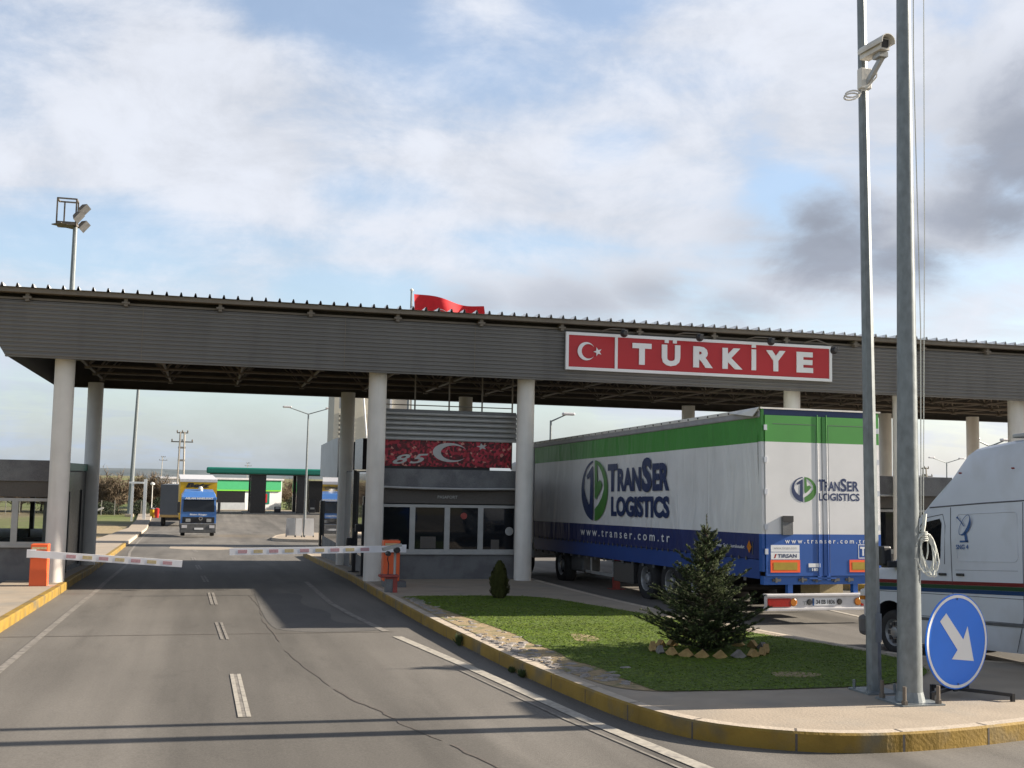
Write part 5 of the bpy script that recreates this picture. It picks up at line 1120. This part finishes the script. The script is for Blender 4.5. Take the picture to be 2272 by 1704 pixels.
# spruce
def spruce(x, y, H, RB):
    z0 = gz(y) + KH; t = thing('spruce', (x, y, z0), 'young dark spruce standing on the lawn inside a ring of bricks', 'tree')
    mb = MB(); mb.tube([(x, y, z0 - .02), (x + .01, y, z0 + H * .5), (x + .01, y, z0 + H * .97)], [.045, .028, .008], 8); mb.build('trunk', 'bark', t)
    nd = MB(); tip = MB(); br = MB()
    def needles(a, b, r, cnt, target):
        d = (b - a); L = d.length; d.normalize(); s1 = d.orthogonal().normalized(); s2 = d.cross(s1)
        for i in range(cnt):
            p = a + d * (L * rg.random()); an = rg.uniform(0, 6.28); o_ = (s1 * cos(an) + s2 * sin(an)); l = r * rg.uniform(.7, 1.15)
            e = p + o_ * l * .75 + d * l * .65; w = o_.cross(d) * .0028; target.add([p - w, p + w, e], [(0, 1, 2)])
    def twig(a, d, L, th):
        b = a + d * L; br.tube([a, b], [th, th * .4], 4, caps=False)
        needles(a, b, .034, int(L * 800) + 10, nd); 
        if L > .05: needles(a + d * L * .82, b + d * .015, .028, 14, tip)
        return b
    lev = 0; z = .06
    while z < H * .93:
        f = z / H; L0 = RB * (1 - f) ** 1.0 * (1.0 if f > .08 else .8) + .05
        nb = int(15 - 8 * f) 
        for k in range(nb):
            a = 2 * pi * (k + rg.random() * .7) / nb + lev; L = L0 * rg.uniform(.62, 1.18)
            el = radians(rg.uniform(2, 14) + 42 * f ** 1.3); d = Vector((cos(a) * cos(el), sin(a) * cos(el), sin(el))); p0 = Vector((x, y, z0 + z + rg.uniform(-.03, .03)))
            # main limb in 3 bending segments with side twigs
            p = p0; seg = 5; dd = d.copy()
            for s_ in range(seg):
                q = p + dd * (L / seg); br.tube([p, q], [.010 * (1 - s_ / seg) + .003, .010 * (1 - (s_ + 1) / seg) + .003], 4, caps=False)
                needles(p, q, .036, int(L / seg * 650) + 5, nd)
                fr = (s_ + .7) / seg
                if s_ >= (1 if L > .3 else 2) or f > .6:
                    for sgn in (-1, 1):
                        h = dd.cross(Z_).normalized() * sgn; dt = (dd * .75 + h * rg.uniform(.55, .9) + Z_ * rg.uniform(-.1, .18)).normalized(); LL = L * (1 - fr * .75) * rg.uniform(.30, .48)
                        if LL > .035: twig(q, dt, LL, .004)
                        if LL > .14:
                            mid = q + dt * LL * .5; h2 = dt.cross(Z_).normalized() * rg.choice((-1, 1)); twig(mid, (dt * .8 + h2 * .6 + Z_ * .12).normalized(), LL * .45, .003)
                p = q; dd = (dd + Z_ * rg.uniform(.02, .09)).normalized()
            needles(p - dd * .05, p + dd * .02, .03, 22, tip)
        z += .085 + .05 * f + rg.uniform(-.01, .015); lev += .7
    top = Vector((x + .01, y, z0 + H + .10)); br.tube([top - Z_ * .5, top], [.010, .004], 5); needles(top - Z_ * .42, top, .035, 170, nd); needles(top - Z_ * .22, top, .03, 60, tip)
    nd.build('foliage', 'needle', t); tip.build('branch_tips', 'needletip', t); br.build('branches', 'bark', t)
spruce(6.76, 14.6, 1.78, .90)
k = 0
for i in range(20):
    a = 2 * pi * i / 20 + .1; x = 6.80 + .80 * cos(a) * (1 + .05 * sin(3 * a)); y = 14.5 + .66 * sin(a); z = gz(y) + KH
    mb = MB(); s = .085; th = a + pi / 2 + rg.uniform(-.2, .2); tl = Vector((cos(th), sin(th), 0)); nn = Vector((cos(a), sin(a), 0)) * .035
    c = Vector((x, y, z + .035)); P4 = [c + tl * (s * 1.15), c + Z_ * s * .95 + tl * rg.uniform(-.02, .02), c - tl * (s * 1.15), c - Z_ * .06]
    mb.add([p + nn for p in P4] + [p - nn for p in P4], [(0, 1, 2, 3), (7, 6, 5, 4), (0, 4, 5, 1), (1, 5, 6, 2), (2, 6, 7, 3), (3, 7, 4, 0)])
    tag(mb.build('edging_brick', 'brick' if i % 5 else 'stone', org=(x, y, z)), 'brick set on its corner in the ring around the spruce', 'brick', 'bricks set on their corners around the spruce')
# small thuja in front of the booth
def thuja(x, y, H, r):
    z0 = gz(y) + KH; t = thing('thuja_shrub', (x, y, z0), 'small dark conical evergreen shrub on the lawn in front of the booth', 'shrub')
    mb = MB(); mb.tube([(x, y, z0 - .02), (x, y, z0 + H * .6)], [.02, .01], 6); mb.build('trunk', 'bark', t)
    mb = MB()
    for i in range(5200):
        f = rg.random(); rr = r * (min(1, f * 3 + .55)) * (1 - max(0, (f - .5)) / .5) ** .5 * rg.uniform(.5, 1.12); a = rg.uniform(0, 6.28)
        rr *= 1 + .12 * sin(3 * a + f * 9)
        p = Vector((x + rr * cos(a), y + rr * sin(a), z0 + f * H * rg.uniform(.95, 1.02))); u_ = Vector((cos(a) * .4, sin(a) * .4, 1)).normalized() * rg.uniform(.03, .06); w = Vector((-sin(a + rg.uniform(-.8, .8)), cos(a), 0)) * .012
        mb.add([p - w, p + w, p + w * .6 + u_, p - w * .6 + u_], [(0, 1, 2, 3)])
    mb.build('foliage', 'thuja', t)
thuja(5.95, 22.9, .73, .17)
# ------------------------------------------------------------------ beyond the canopy
# floodlight mast
x, y = -6.95, 60.0; z0 = gz(y)
t = thing('floodlight_mast', (x, y, z0), 'tall steel mast with a square cage of floodlights rising behind the canopy', 'floodlight mast')
mb = MB(); mb.tube([(x, y, z0), (x, y, 14.5)], [.2, .11], 10); mb.build('shaft', 'galv', t)
mb = MB(); a, b = -7.8, -6.9; c, d = 59.6, 60.4; zt, zb = 15.85, 14.6
for (p, q) in (((a, c), (b, c)), ((b, c), (b, d)), ((b, d), (a, d)), ((a, d), (a, c))):
    for z in (zt, zb): mb.bar((*p, z), (*q, z), .07, .07 if z == zt else .16)
for p in ((a, c), (b, c), (a + .25, d), (b, d)): mb.bar((*p, zb), (*p, zt), .07, .07)
mb.bar((a, c, zb - .05), (b, d, zb - .05), .8, .05); mb.build('cage', 'steeld', t)
for i, (dx, z, an) in enumerate(((.32, 15.4, -30), (.05, 15.0, 15), (.34, 14.55, 20))):
    mb = MB(); cc_ = Vector((b + dx, 59.6, z)); ax = Vector((cos(radians(an)), -.5, -.75)).normalized(); s1 = ax.cross(Y_).normalized(); s2 = ax.cross(s1)
    vs = []
    for l, w in ((-.12, .12), (.16, .27)): vs += [cc_ + ax * l + s1 * i_ * w + s2 * j_ * w for i_, j_ in ((-1, -1), (1, -1), (1, 1), (-1, 1))]
    mb.add(vs, [(3, 2, 1, 0), (0, 1, 5, 4), (1, 2, 6, 5), (2, 3, 7, 6), (3, 0, 4, 7)], 0); mb.add(vs[4:], [(0, 1, 2, 3)], 1); mb.build('floodlight', ['steeld', 'chgrey'], t)
# flag behind the canopy
x, y = 8.95, 52.0; z0 = gz(y)
t = thing('flagpole', (x, y, z0), 'thin flagpole behind the canopy flying the red flag', 'flagpole')
mb = MB(); mb.tube([(x, y, z0), (x, y, 11.0)], [.09, .05], 8); mb.build('shaft', 'galv', t); mb = MB(); mb.lathe((x, y, 11.0), [(0, -.05), (.08, 0), (.08, .06), (0, .12)], n=10); mb.build('finial', 'column', t)
fl = thing('flag', (x + .15, y, 10.0), 'red flag with white crescent and star flying behind the canopy roof', 'flag')
mb = MB(); nx, nz = 26, 12
def fpt(u, v):
    droop = -.42 * u + .07 * sin(u * 6.5); w = .22 * sin(u * 9 + v * 1.5) * u ** .5
    return Vector((x + .12 + u * 3.35 + .3 * (1 - v) * u + .1 * (1 - v), y + w, 10.85 + droop - (1 - v) * 2.1 + .1 * (1 - v) * sin(u * 7)))
vs = [fpt(i / nx, j / nz) for i in range(nx + 1) for j in range(nz + 1)]; k = nz + 1
mb.add(vs, [(i * k + j, (i + 1) * k + j, (i + 1) * k + j + 1, i * k + j + 1) for i in range(nx) for j in range(nz)]); mb.build('cloth', 'flag', fl, smooth=True)
mb = MB(); tmp = MB(); crescent(tmp, (0, 0, 0), X_, Z_, .17, 0, star=True, sx=.2)
for s_ in (-.012, .012):
    mb.add([fpt(.38 + v.x * .9, .5 + v.z * 1.35) + Vector((0, s_, 0)) for v in tmp.v], tmp.f)
mb.build('crescent_and_star', 'signwhite', fl)
# beige tower block behind
t = thing('tower_building', (8.3, 62, gz(62)), 'beige tower with louvres and a window rising behind the middle booth', 'building')
z0 = gz(62); mb = MB(); mb.box((6.45, 60, z0), (10.5, 64, 9.0)); mb.build('wall', 'greyst', t)
mb = MB(); mb.box((6.35, 59.9, z0), (6.6, 60, 7.5)); mb.box((7.35, 59.9, z0), (8.15, 60, 7.5)); mb.box((6.6, 59.9, 5.55), (7.35, 60, 5.8)); mb.box((6.6, 59.9, 6.9), (7.35, 60, 7.5)); mb.box((8.15, 59.9, 6.85), (10.5, 60, 7.1)); mb.build('stone_frame', 'beige', t)
for (a, b) in ((6.6, 7.35), (8.15, 9.0)):
    mb = MB(); mb.box((a, 59.92, 5.8), (b, 59.98, 6.85)); mb.build('window', 'slate', t)
mb = MB()
for i in range(9):
    for (a, b) in ((6.6, 7.35), (8.15, 9.15)): mb.box((a, 59.86, 5.45 - i * .24), (b, 59.98, 5.57 - i * .24))
mb.build('louvres', 'beige', t); mb = MB(); mb.box((9.3, 59.85, z0), (9.4, 60, 7.1)); mb.tube([(7.75, 59.7, 7.4), (8.15, 59.7, 3.6)], .05, 8); mb.build('pipes', 'signwhite', t)
# street lamps
def lamp(x, y, h, arms, label, head=.8, sc=1.0, z0=None, al=1.35, rise=.38, r=(.1, .05)):
    z0 = gz(y) if z0 is None else z0; t = thing('street_lamp', (x, y, z0), label, 'street lamp', 'street lamps beyond the canopy')
    mb = MB(); mb.tube([(x, y, z0), (x, y, z0 + h)], list(r), 8); mb.build('post', 'galv', t)
    for s in arms:
        mb = MB(); mb.tube([(x, y, z0 + h - .05), (x + s * al, y, z0 + h + rise)], [.04, .03], 6); mb.build('arm', 'galv', t)
        mb = MB(); c = Vector((x + s * (al + .1), y, z0 + h + rise + .02)); mb.box((c.x - .3, c.y - .13, c.z - .06), (c.x + .3, c.y + .13, c.z + .07), ch=.05); mb.build('lamp_head', 'silver', t)
    return t
lamp(6.55, 78.3, 8.4, (-1, 1), 'double-armed street lamp standing on the far kerbed island', z0=gz(78.3) + KH)
lamp(15.3, 50, 6.2, (1,), 'single-armed street lamp above the trailer roof', al=.75, rise=.3)
lamp(35.2, 45, 5.3, (-1, 1), 'double-armed street lamp above the roof of the white van', al=.8, rise=.25, r=(.07, .04))
lamp(65.7, 90, 7.1, (-1, 1), 'distant street lamp left of the van roof', al=1.5)
lamp(70.5, 110, 7.6, (-1, 1), 'far small street lamp beside the distant pylon', al=1.6)
t = thing('light_mast', (-9.1, 148, gz(148)), 'very tall pale mast on the left verge of the far road', 'mast'); mb = MB(); mb.tube([(-9.1, 148, gz(148)), (-8.55, 148, 22)], [.32, .10], 10); mb.build('shaft', 'galv', t); mb = MB(); mb.box((-9.6, 147.4, gz(148)), (-8.6, 148.6, gz(148) + .35), ch=.05); mb.build('foundation', 'conc', t); mb = MB(); mb.box((-9.0, 147.6, 21.7), (-8.1, 148.4, 22.0)); mb.build('lamp_cluster', 'steeld', t)
# barrels of boards beside the lamp
for i, (x, y, m_, lab) in enumerate(((5.55, 77.2, 'lgrey', 'grey folding board standing left of the far lamp post'), (6.05, 76.8, 'signwhite', 'narrow white folding board beside the far lamp post'), (6.75, 77.0, 'signwhite', 'white folding board right of the far lamp post'))):
    z0 = gz(y) + KH; w = .32 if i != 1 else .22; t = thing('folding_board', (x, y, z0), lab, 'board', 'folding boards by the far lamp post')
    mb = MB(); mb.add([(x - w, y - .18, z0 + .1), (x + w, y - .18, z0 + .1), (x + w * .9, y, z0 + 1.25), (x - w * .9, y, z0 + 1.25)], [(0, 1, 2, 3), (3, 2, 1, 0)]); mb.add([(x - w, y + .18, z0 + .1), (x + w, y + .18, z0 + .1), (x + w * .9, y + .01, z0 + 1.25), (x - w * .9, y + .01, z0 + 1.25)], [(0, 1, 2, 3)]); mb.build('panel', m_, t)
    mb = MB()
    for sx in (-1, 1):
        for s_ in (-1, 1): mb.box((x + sx * w * .9 - .02, y + s_ * .18 - .02, z0), (x + sx * w * .9 + .02, y + s_ * .18 + .02, z0 + .12))
    mb.build('feet', 'black', t)
# pylon
def pylon(x, y, z1, s, label, simple=False):
    z0 = gz(y); t = thing('power_pylon', (x, y, z0), label, 'pylon', 'power pylons on the skyline')
    mb = MB(); mb.tube([(x - .45 * s, y, z0), (x - .25 * s, y, z1)], .11 * s, 8); mb.build('pole', 'wood', t)
    if not simple:
        mb = MB(); mb.tube([(x + .45 * s, y, z0), (x + .25 * s, y, z1)], .11 * s, 8); mb.build('pole', 'wood', t)
        mb = MB()
        for f in (.25, .45, .65, .8): z = z0 + (z1 - z0) * f; mb.box((x - .45 * s, y - .08, z), (x + .45 * s, y + .08, z + .25 * s))
        mb.build('brace', 'wood', t)
    for (zz_, w) in ((z1 - .15 * s, .7), (z1 - 1.3 * s, 1.35)):
        mb = MB(); mb.box((x - w * s, y - .06, zz_ - .07 * s), (x + w * s, y + .06, zz_ + .07 * s)); ar_ = mb.build('crossarm', 'steeld', t)
        for k in (-1, 0, 1): mb = MB(); mb.lathe((x + k * w * s * .92, y, zz_ + .08 * s), [(.06 * s, 0), (.10 * s, .12 * s), (.05 * s, .25 * s), (0, .3 * s)], n=8); mb.build('insulator', 'steeld', ar_)
pylon(-3.25, 150, 7.45, 1.0, 'twin-posted power pylon rising behind the blue lorry')
pylon(-12.0, 330, 6.6, .8, 'distant thin power pylon left of the twin-posted one', True)
pylon(11.2, 330, 5.4, .7, 'distant thin power pylon above the green filling station roof', True)
pylon(176, 250, 7.3, 1.7, 'distant power pylon seen between the right columns')
# filling station
t = thing('filling_station_canopy', (10, 165, gz(165)), 'green filling station canopy on dark piers across the yard', 'canopy'); zg = gz(165)
mb = MB(); mb.box((-.1, 160, 2.22), (26, 170, 3.08), ch=.2); mb.build('roof', 'station', t)
mb = MB(); mb.box((.4, 160.6, 2.1), (25.4, 169.4, 2.215)); mb.build('soffit', 'deck', t)
for (xa, xb) in ((5.9, 8.0), (12.2, 13.8), (19, 20.6)):
    for ya in (161, 168): mb = MB(); mb.box((xa, ya, zg), (xb if ya < 165 else xb - .9, ya + .8, 2.1)); mb.build('pier', 'blackcl', t)
mb = MB(); mb.box((5, 160.5, zg), (15.5, 169, zg + .2)); mb.build('pump_island', 'chgrey', t)
for (x, lab) in ((9.9, 'dark fuel pump between the two near piers of the filling station'), (14.8, 'dark fuel pump right of the second pier of the filling station'), (16.5, 'dark fuel pump farthest right under the green roof')):
    p = thing('fuel_pump', (x, 165, zg + .2), lab, 'fuel pump', 'fuel pumps under the green roof'); mb = MB(); mb.box((x - .45, 164.7, zg + .2), (x + .45, 165.3, zg + (1.0 if x < 10 else 2.1)), ch=.04); mb.build('cabinet', 'black', p); mb = MB(); mb.box((x - .3, 164.68, zg + .7), (x + .3, 164.695, zg + .95)); mb.build('display', 'alu', p)
t = thing('station_wall', (19, 171, zg), 'dark wall and plantings closing the right end of the filling station', 'wall'); mb = MB(); mb.box((14.8, 172, zg), (26, 172.6, 1.3)); mb.build('panel', 'blackcl', t); mb = MB(); mb.box((14.8, 171.9, 1.3), (26, 172.7, 1.4)); mb.build('coping', 'deck', t)
t = thing('station_shop', (11.6, 183.6, gz(185)), 'white shop with a green band behind the filling station piers', 'building', rot=(0, 0, radians(-16)))
R_SH = radians(16)
def sb(name, m_, a, b): mb = MB(); mb.box(a, b); return mb.build(name, m_, t)
bpy.data.objects[t.name].rotation_euler = (0, 0, R_SH)
sb('wall', 'signwhite', (-19, 0, 0), (0, 10, 4.64)); sb('roof', 'silver', (-19.2, -.4, 4.64), (.2, 10.3, 4.89)); sb('green_band', 'shopgreen', (-10.5, -.2, 3.1), (-.2, -.01, 4.54)); sb('lime_edge', 'lime', (-10.5, -.21, 2.9), (-.2, -.02, 3.09))
sb('window', 'blackcl', (-10.8, -.1, 1.1), (-6.0, -.01, 2.85)); sb('low_wall', 'lgrey', (-10.8, -.15, 0), (-5.9, -.02, 1.09)); sb('poster_frame', 'station', (-3.6, -.07, .9), (-2.0, -.005, 2.75)); sb('poster', 'signred', (-3.2, -.1, 1.1), (-2.4, -.075, 2.5))
# left verge: gantry frame, post, bins, T-bar
t = thing('white_gate_frame', (-9.5, 135, gz(135)), 'white goalpost frame beside the far left pavement', 'frame'); zg = gz(135)
mb = MB(); mb.box((-8.15, 135, zg), (-7.95, 135.2, 1.15)); mb.build('post', 'signwhite', t); mb = MB(); mb.box((-6.9, 135, zg), (-6.55, 135.2, 1.4)); mb.build('post', 'signwhite', t); mb = MB(); mb.box((-8.5, 134.97, .9), (-6.9, 135.2, 1.1)); mb.build('crossbar', 'signwhite', t)
t = thing('lift_bar', (-7.6, 84, gz(84)), 'white post with a raised bar on the grass left of the far road', 'barrier'); zg = gz(84)
mb = MB(); mb.box((-7.68, 83.9, zg), (-7.52, 84.1, zg + 1.75)); mb.build('post', 'column', t); mb = MB(); mb.bar((-8.4, 84, zg + 1.4), (-6.9, 84, zg + 2.0), .1, .13); mb.build('bar', 'column', t)
for i, (x, y, m_, lab) in enumerate(((-6.3, 146, 'truckyel', 'yellow bin at the end of the left pavement'), (-5.75, 145, 'lampred', 'red bin between the yellow and the white ones'), (-5.0, 145.5, 'signwhite', 'white bin nearest the road at the end of the pavement'))):
    zg = gz(y) + .02; t = thing('waste_bin', (x, y, zg), lab, 'bin', 'bins at the end of the left pavement'); mb = MB(); mb.lathe((x, y, zg), [(0, 0), (.26, 0), (.31, 1.0), (0, 1.02)], n=14); mb.build('drum', m_, t); mb = MB(); mb.lathe((x, y, zg + 1.0), [(.33, 0), (.33, .07), (.1, .2), (0, .2)], n=14); mb.build('lid', 'granite' if i != 1 else m_, t)
t = thing('small_lamp', (-6.6, 150, gz(150)), 'short lamp post with a round white head behind the bins', 'lamp'); zg = gz(150)
mb = MB(); mb.tube([(-6.6, 150, zg), (-6.6, 150, .6)], .06, 6); mb.build('post', 'column', t); mb = MB(); mb.lathe((-6.6, 150, .75), [(0, -.25), (.25, -.1), (.28, .08), (0, .2)], n=12); mb.build('globe', 'signwhite', t)
fe = thing('boundary_fence', (-16, 152, gz(152)), 'dark post fence along the bare trees on the left', 'fence'); zg = gz(152)
for i in range(16): mb = MB(); mb.box((-32 + i * 1.6, 152, zg), (-31.9 + i * 1.6, 152.1, zg + 1.9)); mb.build('post', 'wood', fe)
mb = MB()
for z in (.4, .9, 1.4, 1.8): mb.box((-32, 152.03, zg + z), (-7.9, 152.07, zg + z + .03))
mb.build('wires', 'steeld', fe)
# bare trees and dark bushes on the left horizon
def bare_tree(x, y, H, R_, seed, label):
    r2 = random.Random(seed); z0 = gz(y); t = thing('bare_tree', (x, y, z0), label, 'tree', 'bare trees along the far left field')
    tk = MB(); tk.tube([(x, y, z0), (x + .1, y, z0 + H * .35), (x + r2.uniform(-.2, .2), y, z0 + H * .6)], [.16, .11, .06], 7); cr_ = MB()
    for i in range(34):
        a = r2.uniform(0, 6.28); e = r2.uniform(.15, 1.3); b0 = Vector((x, y, z0 + H * r2.uniform(.12, .45))); d = Vector((cos(a) * cos(e), sin(a) * cos(e), sin(e))); L = R_ * r2.uniform(.7, 1.1) if e < .8 else H * .5 * r2.uniform(.8, 1.1)
        e1 = b0 + d * L; tk.tube([b0, b0 + d * L * .5 + Z_ * .1, e1], [.06, .035, .012], 4, caps=False)
        for k in range(34):
            p = b0 + d * L * r2.uniform(.3, 1); q = p + Vector((r2.gauss(0, .5), r2.gauss(0, .5), r2.gauss(.3, .45))) * .9; w = Vector((r2.uniform(-1, 1), r2.uniform(-1, 1), .3)).normalized() * .05
            cr_.add([p - w, p + w, q], [(0, 1, 2)])
            for s_ in range(2): m_ = p + (q - p) * r2.uniform(.3, .9); e2 = m_ + Vector((r2.gauss(0, .3), r2.gauss(0, .3), r2.gauss(.1, .3))); cr_.add([m_ - w * .7, m_ + w * .7, e2], [(0, 1, 2)])
    tk.build('trunk', 'bark', t); cr_.build('crown', 'twig', t)
rt_ = random.Random(4)
px = -32.0; i = 0
POS = ['farthest left', 'second', 'third', 'fourth', 'fifth', 'sixth', 'seventh', 'eighth', 'ninth', 'tenth', 'eleventh', 'twelfth', 'thirteenth', 'fourteenth', 'fifteenth', 'sixteenth']
while px < -5.5 and i < 16:
    bare_tree(px, 157 + rt_.uniform(0, 8), rt_.uniform(5.5, 6.4), rt_.uniform(2.2, 2.8), i, ('bare brown tree farthest left in the row behind the fence' if i == 0 else 'bare brown tree, %s from the left in the row behind the fence' % POS[i])); px += rt_.uniform(1.55, 1.95); i += 1
for i, (x, y, H, R_, lab) in enumerate(((-7.6, 163, 4.2, 2.4, 'wide bare thicket tree just left of the slate trailer'), (-5.5, 170, 5.0, 2.4, 'bare tree rising behind the slate trailer'), (13.2, 190, 5.2, 2.4, 'bare tree between the shop and the second pier'), (16, 200, 5.2, 2.8, 'bare tree behind the right end of the filling station'))): bare_tree(x, y, H, R_, 50 + i, lab)
for i, (x, y, w, h, lab) in enumerate(((-8.2, 154, 1.5, 1.9, 'dark bush left of the pale lamp globe'), (-6.0, 158, 1.5, 2.2, 'dark bush beside the slate trailer'), (-17.5, 154, 3.0, 1.7, 'long dark bush below the bare trees behind the booth corner'), (-12.3, 154.5, 2.0, 1.6, 'low dark bush behind the white lift bar'), (13.5, 183, 1.6, 2.2, 'dark bush right of the station shop'))):
    mb = MB(); z0 = gz(y)
    for k in range(1500):
        a = rt_.uniform(0, 6.28); f = rt_.random() ** .5; zz2 = rt_.random(); rr = w * f * sqrt(max(0, 1 - zz2 ** 2.2)) * (1 + .2 * sin(5 * a)); p = Vector((x + rr * cos(a), y + rr * .6 * sin(a), z0 + zz2 * h)); d1 = Vector((rt_.gauss(0, 1), rt_.gauss(0, 1), rt_.gauss(0, 1))).normalized() * .14; d2 = d1.orthogonal().normalized() * .09; mb.add([p - d2, p + d2, p + d1], [(0, 1, 2)])
    tag(mb.build('bush', 'evergr', org=(x, y, z0)), lab, 'bush', 'dark bushes along the far yard edge')
# far shed on the right
t = thing('far_building', (60, 95, gz(95)), 'pale low building seen in the distance right of the flagpole', 'building'); mb = MB(); mb.box((57, 90, gz(90) - .2), (64, 98, 2.2)); mb.build('wall', 'granite', t); mb = MB(); mb.box((56.8, 89.8, 2.2), (64.2, 98.2, 2.55)); mb.build('roof', 'column', t)
t = thing('chimney_stack', (30.2, 46, gz(46)), 'narrow brownish stack between the right-hand columns', 'chimney'); mb = MB(); mb.box((30.0, 46, gz(46)), (30.35, 46.4, 3.4)); mb.build('shaft', 'granited', t); mb = MB(); mb.box((29.95, 45.95, 3.4), (30.4, 46.45, 3.46)); mb.build('cap', 'gutter', t)
